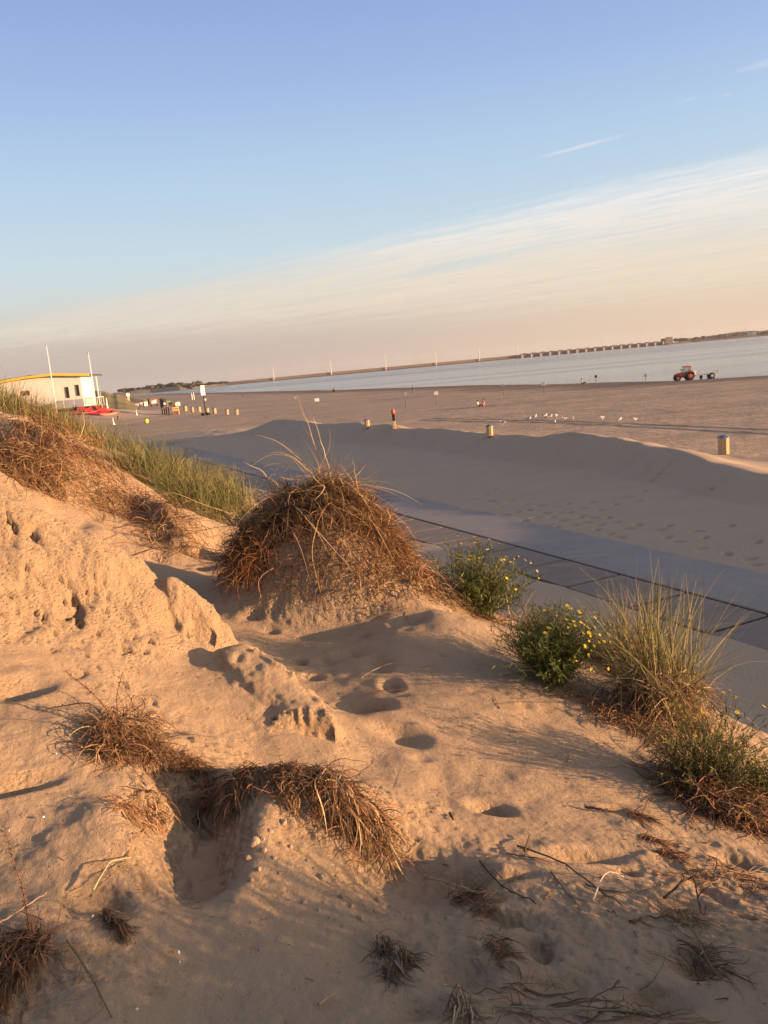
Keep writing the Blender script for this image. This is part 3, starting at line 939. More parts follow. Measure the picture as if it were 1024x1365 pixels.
belt = [(308, 652, .7), (290, 668, .7), (265, 672, .65), (298, 640, .7), (280, 640, .7), (258, 648, .7), (236, 640, .7), (250, 622, .7), (222, 628, .7), (228, 606, .7), (205, 612, .7), (200, 598, .7), (184, 612, .65),
        (180, 592, .7), (165, 600, .65), (160, 582, .75), (145, 592, .6), (140, 575, .75), (128, 584, .6), (310, 668, .6), (295, 684, .55), (275, 686, .5), (240, 660, .6), (218, 648, .6), (196, 632, .55),
        (172, 622, .5), (215, 596, .7), (240, 610, .7), (270, 630, .7), (290, 630, .65), (148, 570, .7), (120, 570, .6)]
for i, (px, py, h) in enumerate(belt):
    c = hit(px, py)
    sc_ = np.linalg.norm(c[:2]) / 11.0; h *= .70 if px > 195 else .85
    tussock(c, h * sc_ ** .5, 210, .34 * sc_, 'green marram tussock in the grass belt between the pavilion and the dead root mound', 'green marram tussocks of the grass belt', w=.0075)
crest = [(100, 562, .55), (78, 556, .6), (60, 548, .6), (44, 546, .65), (28, 540, .65), (10, 538, .7), (-10, 536, .7), (86, 570, .5), (66, 566, .5), (40, 560, .55), (18, 556, .6), (108, 576, .5)]
for i, (px, py, h) in enumerate(crest):
    c = aty(px, 550, 11.9 + .012 * px); c[2] = zf(c[0], c[1])[0]
    tussock(c, h * 1.0, 320, .40, 'yellowing marram tussock on the dune crest in front of the white pavilion', 'yellowing marram tussocks on the dune crest', cols=GREEN + GREEN + STRAW[:2] + [(.22, .19, .08)], dead=.4)


# ---- dead root curtains on the farther dune
def curtain(pxs, label, n=420, L=(.25, .7), cols=RUST + STRAW, group=None, name='dead_marram_clump', rad=.32, lift=.10, rootn=60):
    cs = [hitb(*p) if p[1] > 745 or p[0] > 450 else hit(*p) for p in pxs]; cs = cs + [np.append(m_[:2], zf(m_[0], m_[1])) for m_ in [(a + b) / 2 for a, b in zip(cs[:-1], cs[1:])]]; c = np.mean(cs, 0)
    v = Veg()
    for q in cs:
        m = n // len(cs)
        P0 = around(q, m, rad); P0[:, 2] += RG.uniform(0, lift, m)
        a = RG.uniform(0, 2 * np.pi, m)
        V0 = np.stack([np.cos(a) + .35, np.sin(a) - .5, RG.uniform(-.2, .8, m)], 1)
        P = grow(P0, V0, RG.uniform(*L, m), 8, .26, .7, .006, True, .3)
        v.add(ribbon(P, RG.uniform(.003, .008, m)), pick(m, cols), 16)
    o = v.build(name, M_STRAW, c); tag(o, label, 'dead grass', group)
    v = Veg()
    P0 = around(c, rootn, rad * 1.6); a = RG.uniform(0, 2 * np.pi, rootn)
    P = grow(P0 + np.array([0, 0, .04]), np.stack([np.cos(a) + .5, np.sin(a) - .6, RG.uniform(0, .5, rootn)], 1), RG.uniform(L[0], L[1] * 1.3, rootn), 9, .28, .5, .008, True, .3)
    v.add(tubes(P, RG.uniform(.002, .005, rootn)), pick(rootn, RUST + DARK), 27)
    v.build('roots', M_TWIG, c, o)
    return o


g = 'dead marram clumps on the farther dune face'
for pxs, lab in [([(30, 604), (62, 614), (8, 606)], 'brown dead marram mat hanging below the crest at the far left dune'),
                 ([(40, 632), (75, 638), (15, 632)], 'rusty dead marram roots over the shaded hollow of the far left dune'),
                 ([(98, 604), (120, 618)], 'orange dead marram clump just below the yellowing crest grass'),
                 ([(130, 628), (165, 648)], 'thin dead marram roots on bare sand under the green grass belt'),
                 ([(112, 650), (150, 668), (190, 676)], 'sparse rusty root strands on the sandy face left of the root mound'),
                 ([(215, 690), (235, 700)], 'dry straw strands lying below the lower end of the green grass belt'),
                 ([(226, 735), (240, 728)], 'short dry straw clump at the edge of the shadow beside the root mound')]:
    curtain(pxs, lab, group=g, n=1100 if 'mat' in lab or 'hollow' in lab else (600 if 'crest' in lab else 240), L=(.12, .5), lift=.18 if 'mat' in lab or 'hollow' in lab or 'crest' in lab else .06, cols=RUST + STRAW + (DARK if 'h' in lab[:30] else []))


# ---- the big dead root mound
def root_mound():
    c = np.array([-.6, 6.55, float(zf(-.6, 6.55)[0])])
    root = thing('root_mound', 'large mound of dead brown roots and straw topped by a few tall dry stalks', 'dead grass', c)
    v = Veg(); ex = np.array([-.62, 6.90])
    def starts(n, rx, ry, cx=0.0, cy=0.0, pw=.6):
        a = RG.uniform(0, 2 * np.pi, n); r = RG.uniform(0, 1, n) ** pw
        return ex[0] + cx + r * rx * np.cos(a), ex[1] + cy + r * ry * np.sin(a), a
    def patch(n, rx, ry, cx, cy, L, lift, grav, jit, cols, head=(.2, -.3), out=.8, w=(.003, .008), hv=.5, var=.25, tube=False, vz=(-.2, .6)):
        x, y, a = starts(n, rx, ry, cx, cy)
        P0 = np.stack([x, y, zf(x, y) + RG.uniform(0, lift, n)], 1)
        V0 = np.stack([np.cos(a) * out + head[0] + RG.normal(0, hv, n), np.sin(a) * out * .8 + head[1] + RG.normal(0, hv, n), RG.uniform(*vz, n)], 1)
        P = grow(P0, V0, RG.uniform(*L, n), 9, grav, jit, .010, True, .35)
        if tube: v.add(tubes(P, RG.uniform(*w, n)), pick(n, cols, var), 27)
        else: v.add(ribbon(P, RG.uniform(*w, n)), pick(n, cols, var), 18)
    # matted crown, then the right flank, then the left shoulder; the lower front stays bare sand
    patch(3000, .60, .36, .0, .0, (.06, .34), .13, .10, .75, RUST + STRAW[:3] + DARK + DARK, w=(.002, .009))
    patch(1100, .46, .20, .02, -.20, (.06, .26), .10, .14, .75, RUST + STRAW[1:3] + DARK, (.1, -.3), w=(.002, .007))
    patch(1900, .34, .22, .46, -.06, (.08, .32), .11, .14, .65, RUST + STRAW[:3], (.55, -.25), .4, w=(.002, .009))
    patch(900, .20, .16, .56, -.16, (.06, .24), .09, .16, .65, RUST + STRAW, (.4, -.3), .4)
    patch(800, .22, .22, -.56, .0, (.08, .30), .08, .15, .65, DARK + RUST + STRAW[2:4], (-.35, -.35), .4)
    v.build('thatch', M_STRAW, c, root)
    # long pale straw combed over the crown to the right
    v = Veg()
    patch(330, .42, .25, -.15, -.05, (.4, .95), .16, .15, .26, STRAW[:2] + PALE, (.95, -.35), .2, (.004, .009), .35, .15)
    patch(110, .3, .2, -.1, -.05, (.3, .7), .12, .15, .3, STRAW[:2], (-.8, -.4), .2, (.004, .008), .35, .15)
    v.build('straw', M_STRAW, c, root)
    # fine rust coloured roots: a hanging bunch at the front left, a fringe over the hollow, litter on the bare front
    v = Veg()
    patch(800, .18, .20, -.50, -.32, (.08, .30), .14, .20, .8, RUST + [(.42, .20, .075), (.36, .16, .06)], (.0, -.5), .5, (.0012, .0036), .5, .2, True)
    patch(520, .45, .10, .0, -.30, (.06, .22), .07, .30, .7, RUST, (.0, -.6), .2, (.001, .0028), .4, .2, True)
    patch(1100, .55, .24, .06, -.46, (.05, .22), .03, .26, .7, RUST + DARK + DARK, (.1, -.5), .4, (.001, .0026), .5, .2, True)
    patch(420, .30, .16, .50, -.26, (.08, .28), .06, .28, .6, RUST + STRAW[:2], (.3, -.5), .3, (.001, .003), .5, .2, True)
    v.build('roots', M_TWIG, c, root)
    # bent long strands that reach the sand at the front
    v = Veg()
    for (a_, b_, h_) in [((300, 735), (292, 795), .25), ((345, 700), (285, 790), .2), ((332, 690), (345, 770), .3), ((420, 690), (425, 795), .12), ((365, 760), (345, 800), .08), ((470, 745), (545, 700), .2), ((560, 760), (585, 790), .1)]:
        p, q = hit(*a_), hit(*b_)
        u = np.linspace(0, 1, 12)[:, None]
        C = p + (q - p) * u; C[:, 2] = np.maximum(C[:, 2], zf(C[:, 0], C[:, 1])) + h_ * np.sin(np.pi * u[:, 0]) ** .8 + .01
        C[:, 0] += .03 * np.sin(u[:, 0] * 7)
        v.add(tubes(C[None], np.array([.005]), .6, 5), pick(1, STRAW[:2]), 60)
    v.build('bent_strands', M_TWIG, c, root)
    # tall flowering stalks and arching dry blades on the crown
    v = Veg()
    def st_(px0, py0, px1, py1, bend, w):
        p = aty(px0, py0 - 6, 6.6); q = aty(px1, py1, 6.5)
        u = np.linspace(0, 1, 9)[:, None]
        C = p + (q - p) * u; C[:, 2] += bend * np.sin(np.pi * u[:, 0]); C += RG.normal(size=(9, 3)) * .004
        v.add(ribbon(C[None], np.array([w]), .2), pick(1, PALE, .1), 18)
    for s in [(x0, y0, x1, y1, b_, w_ * .62) for (x0, y0, x1, y1, b_, w_) in [(432, 640, 396, 527, .02, .012), (445, 650, 418, 556, .01, .012), (440, 640, 447, 570, .0, .009), (450, 640, 425, 572, .0, .009), (452, 642, 440, 575, .02, .009), (455, 650, 470, 590, .0, .008), (460, 650, 436, 585, .0, .008),
              (420, 640, 340, 580, .08, .009), (430, 640, 310, 585, .12, .009), (440, 650, 355, 600, .12, .01), (430, 655, 360, 605, .10, .009), (470, 655, 452, 600, 0, .008), (478, 660, 470, 610, 0, .008), (425, 640, 330, 625, .14, .008),
              (440, 645, 400, 560, .04, .008), (462, 660, 500, 610, .06, .007), (415, 640, 405, 590, .02, .008), (410, 640, 365, 600, .05, .007), (435, 650, 320, 612, .1, .008), (445, 648, 455, 605, .0, .009), (490, 670, 520, 630, .05, .007),
              (400, 640, 350, 622, .06, .008), (450, 650, 480, 620, .04, .008)]]:
        st_(*s)
    v.build('dry_stalks', M_STRAW, c, root)


root_mound()
# dry fringe running down the right flank of the mound to the first bush
curtain([(520, 700), (545, 740), (560, 770), (575, 785)], 'reddish dead straw fringe on the right flank of the big root mound', n=900, L=(.08, .30), rad=.18, lift=.12)
curtain([(470, 745), (505, 755), (540, 770)], 'crumbly root litter at the sandy foot of the big root mound', n=380, L=(.08, .25), rad=.25, lift=.02, rootn=90)


# ---- flowering bushes
M_FLOWER = mat('yellow_petals', (.62, .44, .03), .6, noise=.15, nscale=60)
M_FCORE = mat('flower_heart', (.45, .24, .02), .8)
M_SEED = mat('seed_head', (.62, .55, .42), .9)
M_LEAF = tint_material('bush_leaf', rough=.6, trans=.2)


def flower_mesh(name, r, m):
    mb = MB(); n = 9
    mb.lathe((0, 0, 0), [(r * .12, -r * .5), (r * .30, -r * .2), (r * .34, .05 * r), (r * .15, r * .22)], 8)
    for i in range(n):
        a = 2 * math.pi * i / n; ca, sa = math.cos(a), math.sin(a)
        def p(u, w, z): return (ca * u * r - sa * w * r, sa * u * r + ca * w * r, z * r)
        mb.add([p(.25, -.12, 0), p(.7, -.2, .16), p(1.05, 0, .1), p(.7, .2, .16), p(.25, .12, 0), p(.62, 0, .02)], [(0, 1, 5), (1, 2, 5), (2, 3, 5), (3, 4, 5), (4, 0, 5)])
    o = mb.build(name, m, None, True)
    me = o.data; bpy.data.objects.remove(o)
    return me


FL = [flower_mesh('flower', .0125, M_FLOWER), flower_mesh('flower', .010, M_FLOWER)]


def bush(px, py, w, h, label, nst=150, nleaf=16, nfl=30, cols=((.075, .105, .025), (.10, .135, .03), (.055, .085, .02), (.15, .16, .04)), dead=120, lean=(0, 0), fl_side=0.0, dense=1.0):
    c = hitb(px, py)
    root = thing('ragwort_bush', label, 'bush', c)
    n = nst
    P0 = around(c, n, w * .18)
    sp = w / h * .55
    P = grow(P0, upv(n, sp, lean), h * RG.uniform(.55, 1.05, n), 8, .035, .16, .0, False, .10)
    v = Veg(); v.add(tubes(P, RG.uniform(.0014, .0028, n)), pick(n, [(.10, .09, .035), (.12, .07, .04)]), 24)
    v.build('stems', M_TWIG, c, root)
    # narrow feathery leaves all along the stems
    m = n * nleaf
    si = RG.integers(0, n, m); u = RG.uniform(.12, 1, m) ** .8 * 6.99
    i0 = u.astype(int); fr = (u - i0)[:, None]
    B = P[si, i0] * (1 - fr) + P[si, i0 + 1] * fr
    dirs = unit(RG.normal(size=(m, 3)) + unit(P[si, i0 + 1] - P[si, i0]) * .9 + np.array([0, 0, .2]))
    LP = grow(B, dirs, RG.uniform(.022, .05, m) * dense, 4, .08, .3, 0, False)
    v = Veg(); v.add(ribbon(LP, RG.uniform(.003, .0065, m) * dense, .2), pick(m, cols, .25), 8)
    v.build('foliage', M_LEAF, c, root)
    # twiggy brown skirt
    if dead:
        v = Veg(); Q0 = around(c, dead, w * .42)
        a = RG.uniform(0, 2 * np.pi, dead)
        Q = grow(Q0 + np.array([0, 0, .03]), np.stack([np.cos(a), np.sin(a), RG.uniform(.1, 1, dead)], 1), RG.uniform(.08, .28, dead), 7, .22, .45, .004, True, .2)
        v.add(tubes(Q, RG.uniform(.001, .0025, dead)), pick(dead, RUST + DARK + STRAW[:2]), 21)
        v.build('dry_stems', M_TWIG, c, root)
    tips = P[:, -1]
    order = np.argsort(-(tips[:, 2] + (tips[:, 0] - c[0]) * fl_side + (c[1] - tips[:, 1]) * fl_side * .7 + RG.normal(size=n) * .05))[:nfl]
    for j, i in enumerate(order):
        f = bpy.data.objects.new('flower', FL[j % 2]); link(f, root)
        d = unit(P[i, -1] - P[i, -2] + RG.normal(size=3) * .01 + np.array([.25, -.25, .2]) * .02)
        f.location = (tips[i] - c).tolist(); f.rotation_euler = Vector(d.tolist()).to_track_quat('Z', 'Y').to_euler()
        s = float(RG.uniform(.75, 1.3)); f.scale = (s, s, s)
    return root, c


bush(634, 808, .62, .66, 'bright green ragwort bush with small yellow flowers next to the dead root mound', nst=300, nleaf=26, nfl=34, dead=160, dense=1.3, lean=(.15, 0), fl_side=.4, cols=((.15, .17, .04), (.12, .15, .035), (.19, .19, .055), (.09, .12, .03)))
bush(738, 908, .40, .52, 'dense dark green ragwort bush with yellow flowers mostly on its right side', nst=460, nleaf=28, nfl=70, dead=90, fl_side=1.0, cols=((.11, .15, .035), (.14, .175, .042), (.085, .12, .03), (.18, .19, .05)), dense=1.0)
bush(945, 1055, .52, .50, 'scraggly ragwort bush with yellow flowers and a brown twiggy base by the sunlit lower sand', nst=230, nleaf=18, nfl=30, dead=520, lean=(.05, .1), cols=((.13, .14, .04), (.16, .16, .05), (.10, .11, .033)))
bush(1032, 1075, .26, .26, 'small bright green ragwort bush cut off by the right edge of the picture', nst=110, nleaf=18, nfl=8, dead=60, cols=((.14, .17, .035), (.11, .15, .03)))
curtain([(905, 1040), (940, 1062), (975, 1085), (1005, 1105)], 'dark brown dead root fringe under the scraggly ragwort bush at the right edge', n=900, L=(.10, .30), rad=.15, lift=.10, cols=RUST + DARK + STRAW[:2], rootn=160)

# ---- tall marram on the brow at the right
c = hitb(885, 950)
t = tussock(c, .96, 330, .18, 'tall green and straw marram tuft on the dune brow against the paving', None, cols=GREEN + [(.24, .21, .08), (.33, .27, .12)], dead=.25, name='tall_marram_tuft', lean=(-.05, .15), w=.0065)
c2 = hitb(850, 880)
tussock(c2, .78, 260, .20, 'looser yellow marram tuft left of the tall green tuft', None, cols=GREEN + STRAW[:2] + PALE, dead=.6, name='marram_tuft', lean=(.15, .1), w=.006)
c3 = hitb(812, 835)
tussock(c3, .62, 40, .10, 'few thin upright marram blades standing in front of the paving slabs', None, cols=GREEN + STRAW[:1], dead=.3, name='marram_tuft', lean=(.0, .0), w=.006)
c4 = hitb(705, 810)
tussock(c4, .38, 46, .12, 'pale dry marram sprig between the two greenest bushes', None, cols=STRAW[:2] + PALE, dead=.8, name='dry_marram_sprig', lean=(.1, .0), w=.006)
curtain([(850, 900), (880, 930), (900, 960), (870, 950)], 'orange dead straw skirt below the tall marram tuft', n=1700, L=(.15, .45), rad=.18, lift=.30, cols=STRAW + STRAW + PALE + RUST[:2])
curtain([(800, 870), (820, 890), (835, 930)], 'dark matted dead roots between the dense dark bush and the tall tuft', n=560, L=(.10, .35), rad=.13, lift=.12, cols=DARK + RUST)
curtain([(770, 925), (815, 950), (860, 975), (895, 1000)], 'root litter along the crumbling sand edge below the tall tuft', n=360, L=(.06, .2), rad=.14, lift=.02, rootn=130)
curtain([(690, 800), (730, 815), (770, 830)], 'tangled dry stems behind the dense dark bush', n=420, L=(.12, .35), rad=.14, lift=.12, cols=STRAW + RUST)
curtain([(585, 800), (612, 806), (660, 812)], 'bleached twig bundle at the foot of the bright green bush', n=160, L=(.1, .3), rad=.10, lift=.05, cols=PALE + STRAW)


# ---- the near root clumps
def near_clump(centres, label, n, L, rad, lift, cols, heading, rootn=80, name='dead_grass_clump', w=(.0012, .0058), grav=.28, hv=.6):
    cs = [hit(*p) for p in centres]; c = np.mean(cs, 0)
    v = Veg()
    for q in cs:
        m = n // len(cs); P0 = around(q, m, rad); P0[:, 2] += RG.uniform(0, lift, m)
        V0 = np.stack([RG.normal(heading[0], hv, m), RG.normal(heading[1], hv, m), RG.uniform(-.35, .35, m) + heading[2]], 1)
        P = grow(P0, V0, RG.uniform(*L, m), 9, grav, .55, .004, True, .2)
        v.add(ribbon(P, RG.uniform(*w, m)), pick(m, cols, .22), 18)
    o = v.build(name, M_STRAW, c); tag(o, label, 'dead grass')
    v = Veg()
    for q in cs:
        m = max(rootn // len(cs), 4)
        P0 = around(q, m, rad * 1.3); a = RG.uniform(0, 2 * np.pi, m)
        P = grow(P0 + np.array([0, 0, .02]), np.stack([np.cos(a) + heading[0] * .5, np.sin(a) + heading[1] * .5, RG.uniform(0, .8, m)], 1), RG.uniform(L[0], L[1], m), 9, .3, .5, .005, True, .3)
        v.add(tubes(P, RG.uniform(.0008, .0022, m)), pick(m, RUST + DARK), 27)
    v.build('roots', M_TWIG, c, o)
    return o


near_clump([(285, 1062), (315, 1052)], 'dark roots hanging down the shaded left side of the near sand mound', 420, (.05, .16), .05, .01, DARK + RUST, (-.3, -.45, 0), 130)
o = near_clump([(335, 1038), (375, 1033), (415, 1036), (450, 1050), (480, 1075), (505, 1105), (385, 1056), (430, 1070), (465, 1100)], 'thin cap of dead roots and straw over the small near sand mound', 1250, (.03, .12), .055, .025, RUST + DARK + DARK + STRAW[:3], (.15, -.25, 0), 420)
near_clump([(440, 1055), (455, 1070), (480, 1092), (505, 1125)], 'pale straw tuft drooping down the right side of the near sand mound', 520, (.08, .24), .06, .07, STRAW + PALE + RUST, (.15, -.5, .1), 120)
near_clump([(150, 985), (175, 1000), (205, 1010), (185, 975), (150, 1005)], 'dry reddish heather bush lying on the left sand slope', 950, (.06, .20), .065, .08, RUST + STRAW[:3] + DARK, (.1, -.2, .5), 260, name='dry_bush')
near_clump([(238, 1016), (262, 1026)], 'flat tail of brown stems right of the dry reddish bush', 200, (.05, .15), .045, .015, RUST + DARK + STRAW[:2], (.7, -.2, 0), 120)
near_clump([(512, 1262), (535, 1275), (520, 1290)], 'ragged grey root tuft near the bottom centre', 170, (.05, .13), .025, .04, DARK + STRAW[1:3] + [(.30, .25, .19)], (.2, -1.0, -.2), 40, hv=.28)
near_clump([(20, 1262), (45, 1250), (5, 1290)], 'brown root tuft in the lower left corner', 330, (.05, .16), .05, .02, RUST + DARK, (-.3, -.9, -.1), 120, hv=.4)
near_clump([(140, 1212), (158, 1232)], 'short dark bristly root sticking out of the lower left sand', 170, (.05, .09), .010, .02, DARK + RUST[3:], (.5, -.55, .1), 20, hv=.15)
near_clump([(615, 1195), (640, 1210)], 'orange fibrous roots on the right foot of the near mound', 130, (.04, .11), .045, .005, RUST + STRAW[:2], (.9, -.5, -.1), 40, hv=.3)
near_clump([(655, 1255), (670, 1275)], 'dark root fibres in the crumbled sand right of the grey tuft', 60, (.03, .09), .04, .003, DARK + RUST, (.7, -.7, -.1), 20, hv=.3)
near_clump([(612, 1330), (620, 1350)], 'grey tuft of split straw at the bottom edge', 50, (.06, .15), .03, .05, PALE + DARK, (.2, -1.0, .2), 12, hv=.25)
near_clump([(840, 1090), (860, 1120), (880, 1140)], 'splintered brown stem bundle lying on the lit sand to the right', 90, (.08, .2), .03, .008, DARK + RUST, (.75, -.45, -.1), 30, hv=.25, w=(.003, .008))
near_clump([(930, 1170), (970, 1165), (1000, 1180)], 'thin mat of grey stems crossing the sand at the right edge', 60, (.08, .22), .06, .004, DARK + STRAW[1:3], (.9, .1, -.1), 40, hv=.35)
near_clump([(905, 1230), (925, 1270), (940, 1290)], 'tangle of dark stems and straw in the lower right corner', 75, (.06, .18), .055, .008, DARK + STRAW[:3], (.5, -1.0, -.1), 40, hv=.35)
near_clump([(690, 1330), (760, 1350), (850, 1350)], 'half buried dark stems along the bottom right edge', 32, (.10, .24), .08, .002, DARK + STRAW[2:3], (.9, -.1, -.1), 30, hv=.25, w=(.003, .007))
near_clump([(200, 1075), (170, 1080)], 'crumbling root fringe over the little sand ledge on the left', 130, (.04, .12), .05, .012, RUST + STRAW[:2], (.4, -.2, 0), 50)
near_clump([(225, 1080), (250, 1072)], 'pale grass stems in the shaded gap left of the near mound', 60, (.08, .18), .05, .03, PALE + STRAW[:2], (-.3, -.3, .2), 30)


# ---- single twigs and straws
def twig(pts, r, label, cols, lift=0.004, arch=0.0, name='twig', side=True, group=None, cat='twig'):
    C = np.array([hit(*p) for p in pts])
    kk = 14
    d = np.r_[0, np.cumsum(np.linalg.norm(np.diff(C, axis=0), axis=1))]
    u = np.linspace(0, d[-1], kk)
    Q = np.stack([np.interp(u, d, C[:, a]) for a in range(3)], 1)
    Q[1:-1] = (Q[:-2] + 2 * Q[1:-1] + Q[2:]) / 4
    Q[:, 2] = np.maximum(Q[:, 2], zf(Q[:, 0], Q[:, 1])) + lift + arch * np.sin(np.pi * np.linspace(0, 1, kk)) + RG.normal(size=kk) * r * .5
    c = Q[kk // 2].copy()
    v = Veg(); v.add(tubes(Q[None], np.array([r]), .45, 6), pick(1, cols), 6 * kk)
    if side:
        n = RG.integers(2, 6); i = RG.integers(2, kk - 1, n)
        S = grow(Q[i], unit(np.gradient(Q, axis=0)[i]) + RG.normal(size=(n, 3)) * .6, RG.uniform(.02, .09, n), 5, .1, .4, .003, True)
        v.add(tubes(S, np.full(n, r * .5), .4, 4), pick(n, cols), 20)
    o = v.build(name, M_TWIG, c); tag(o, label, cat, group)
    return o


def standing(pts, y, r, label, cols, barbs=0, name='twig', cat='twig'):
    """a stem that stands or leans free: base on the ground at pts[0], other points at about the same depth"""
    b = hit(*pts[0])
    C = np.array([b] + [aty(p[0], p[1], b[1] + y * (i + 1) / len(pts)) for i, p in enumerate(pts[1:])])
    kk = 16; d = np.r_[0, np.cumsum(np.linalg.norm(np.diff(C, axis=0), axis=1))]; u = np.linspace(0, d[-1], kk)
    Q = np.stack([np.interp(u, d, C[:, a]) for a in range(3)], 1); Q[1:-1] = (Q[:-2] + 2 * Q[1:-1] + Q[2:]) / 4
    v = Veg(); v.add(tubes(Q[None], np.array([r]), .4, 6), pick(1, cols), 6 * kk)
    if barbs:
        i = RG.integers(1, kk, barbs); S = grow(Q[i], RG.normal(size=(barbs, 3)) + np.gradient(Q, axis=0)[i] * 8, RG.uniform(.006, .022, barbs), 3, .0, .3, 0, False)
        v.add(tubes(S, np.full(barbs, r * .55), .3, 3), pick(barbs, cols), 9)
    o = v.build(name, M_TWIG, c := b); tag(o, label, cat)
    return o


standing([(165, 1000), (150, 955), (125, 925), (88, 895)], .12, .0032, 'knobbly twig rising to the left out of the dry reddish bush', RUST + DARK, 90)
standing([(170, 985), (120, 935), (60, 945), (22, 962)], .05, .0032, 'knobbly twig bending down to the left from the dry reddish bush', RUST + DARK, 90)
standing([(160, 985), (155, 930), (163, 897)], .05, .0025, 'short upright knobbly twig above the dry reddish bush', RUST + DARK, 60)
standing([(150, 985), (100, 930), (78, 920)], .1, .002, 'thin side twig left of the dry reddish bush', RUST + DARK, 50)
standing([(215, 985), (250, 978), (280, 982)], .0, .0018, 'thin hooked twig to the right of the dry reddish bush', RUST + DARK, 12)
standing([(40, 1240), (30, 1180), (18, 1150), (7, 1105)], .15, .0024, 'long barbed stem standing at the left edge', RUST + DARK, 110)
twig([(90, 1255), (120, 1300), (150, 1360)], .004, 'bent root lying along the lower left sand', [(.22, .16, .10)], .006)
twig([(0, 1245), (65, 1202)], .0032, 'straight pale straw on the brown root tuft in the lower left', PALE, .03, side=False, cat='straw')
twig([(125, 1190), (150, 1160), (188, 1145)], .003, 'broken pale straw at the foot of the little sand ledge', PALE, .01, .02, cat='straw')
twig([(10, 1300), (15, 1360)], .002, 'thin red root hanging at the left edge', RUST, .006)
twig([(790, 1205), (815, 1175), (832, 1170)], .0032, 'bleached curved straw arching over the shaded sand on the right', [(.62, .54, .42)], .004, .05, side=False, cat='straw')
twig([(690, 1130), (760, 1165), (830, 1215)], .0042, 'long dark stick across the sand below the shaded pits', DARK, .008, .02)
twig([(735, 1165), (770, 1210)], .004, 'grey stick beside the long dark stick', [(.20, .16, .13)], .006)
twig([(640, 1150), (670, 1185), (715, 1208)], .0042, 'dark stick ending in a flat splinter', DARK, .006)
twig([(600, 1088), (605, 1100)], .006, 'short dark stub on the lit sand right of the near mound', DARK, .010, side=False)
twig([(700, 1140), (706, 1120)], .004, 'short stub leaning out of the sand beside the pits', DARK, .02, side=False)
twig([(780, 1080), (805, 1086), (832, 1088)], .007, 'flat dark splinter at the head of the splintered bundle', DARK, .012, side=False)
twig([(885, 1200), (925, 1190), (935, 1225)], .005, 'dark bracket shaped twig in the lower right', DARK, .01, .05)
twig([(900, 1215), (935, 1275), (960, 1310)], .0045, 'brown stalk running down the lower right corner', STRAW[2:4], .012, .01)
twig([(905, 1225), (935, 1238)], .004, 'short pale straw beside the brown stalk', PALE, .02, side=False, cat='straw')
twig([(840, 1235), (885, 1232)], .005, 'grey splinter lying on the lower right sand', DARK, .008)
twig([(482, 905), (520, 892), (552, 886)], .003, 'long pale straw lying across the pits in the middle sand', PALE, .008, .03, side=False, cat='straw')
twig([(485, 925), (540, 920)], .0025, 'thin brown stem below the long pale straw', RUST, .006)
twig([(350, 878), (372, 886)], .004, 'tiny dark twig cluster beside the lump in the valley', DARK, .006)
twig([(575, 1175), (610, 1192), (640, 1196)], .0035, 'pale straw stretching right from the drooping tuft', PALE, .012, .02, cat='straw')
twig([(600, 1190), (655, 1195)], .004, 'short pale straw bundle on the right foot of the near mound', PALE, .014, cat='straw')
twig([(425, 1345), (455, 1325)], .0035, 'short pale straw near the bottom edge left of the grey tuft', PALE, .015, side=False, cat='straw')
twig([(885, 1050), (915, 1070), (950, 1075)], .003, 'curved brown stem on the sand below the right root fringe', RUST, .006)
twig([(810, 1028), (835, 1022)], .003, 'small pale stem on the lit sand left of the shaded hollow', PALE, .008, side=False, cat='straw')
twig([(675, 1140), (725, 1150)], .0035, 'dark stick above the long dark stick', DARK, .008)
twig([(660, 1345), (760, 1350), (880, 1352)], .0035, 'long grey root along the bottom edge', [(.22, .18, .14)], .01)
twig([(780, 1180), (830, 1195), (905, 1180)], .0028, 'thin grey stem in the shaded sand right of the arching straw', DARK, .006)
twig([(960, 1170), (1020, 1165)], .004, 'grey stick at the right edge', [(.28, .22, .16)], .01)
twig([(870, 1165), (950, 1180)], .004, 'brown stick in the mat of grey stems', STRAW[2:4], .012)
twig([(525, 1060), (540, 1020)], .002, 'thin upright stem behind the pale straw tuft', DARK, .03, side=False)
twig([(195, 1105), (170, 1150), (128, 1190)], .0022, 'thin brown root trailing from the little ledge', STRAW[2:3], .006)
for i in range(46):                      # crumbs of stem all over the lit slope
    px, py = RG.uniform(560, 1010), RG.uniform(880, 1340)
    q0 = hit(px, py)
    if st(q0[0], q0[1])[1] > 3.3: continue
    twig([(px, py), (px + RG.normal(0, 14), py + RG.normal(0, 7))], float(RG.uniform(.0014, .0032)), 'small dark stem crumb lying loose on the sand slope', DARK + RUST, .004, side=False, name='stem_crumb', group='stem crumbs on the sand slope', cat='twig')
for (px, py, h) in [(555, 700, .3), (577, 710, .28), (640, 745, .35), (637, 790, .35), (607, 720, .2), (690, 760, .25), (660, 730, .2), (845, 900, .14), (578, 905, .08), (617, 965, .10), (540, 1000, .12)]:
    c = hitb(px, py + 20) if py < 800 else hit(px, py)
    v = Veg(); P = grow(c[None], np.array([[RG.normal(0, .15), 0, 1.]]), [h], 7, .02, .1, 0, False); v.add(ribbon(P, np.array([.004])), pick(1, STRAW[:2] + GREEN), 14)
    tag(v.build('grass_stem', M_STRAW, c), 'single thin grass stem standing up from the dune sand', 'grass stem', 'single grass stems on the dune')


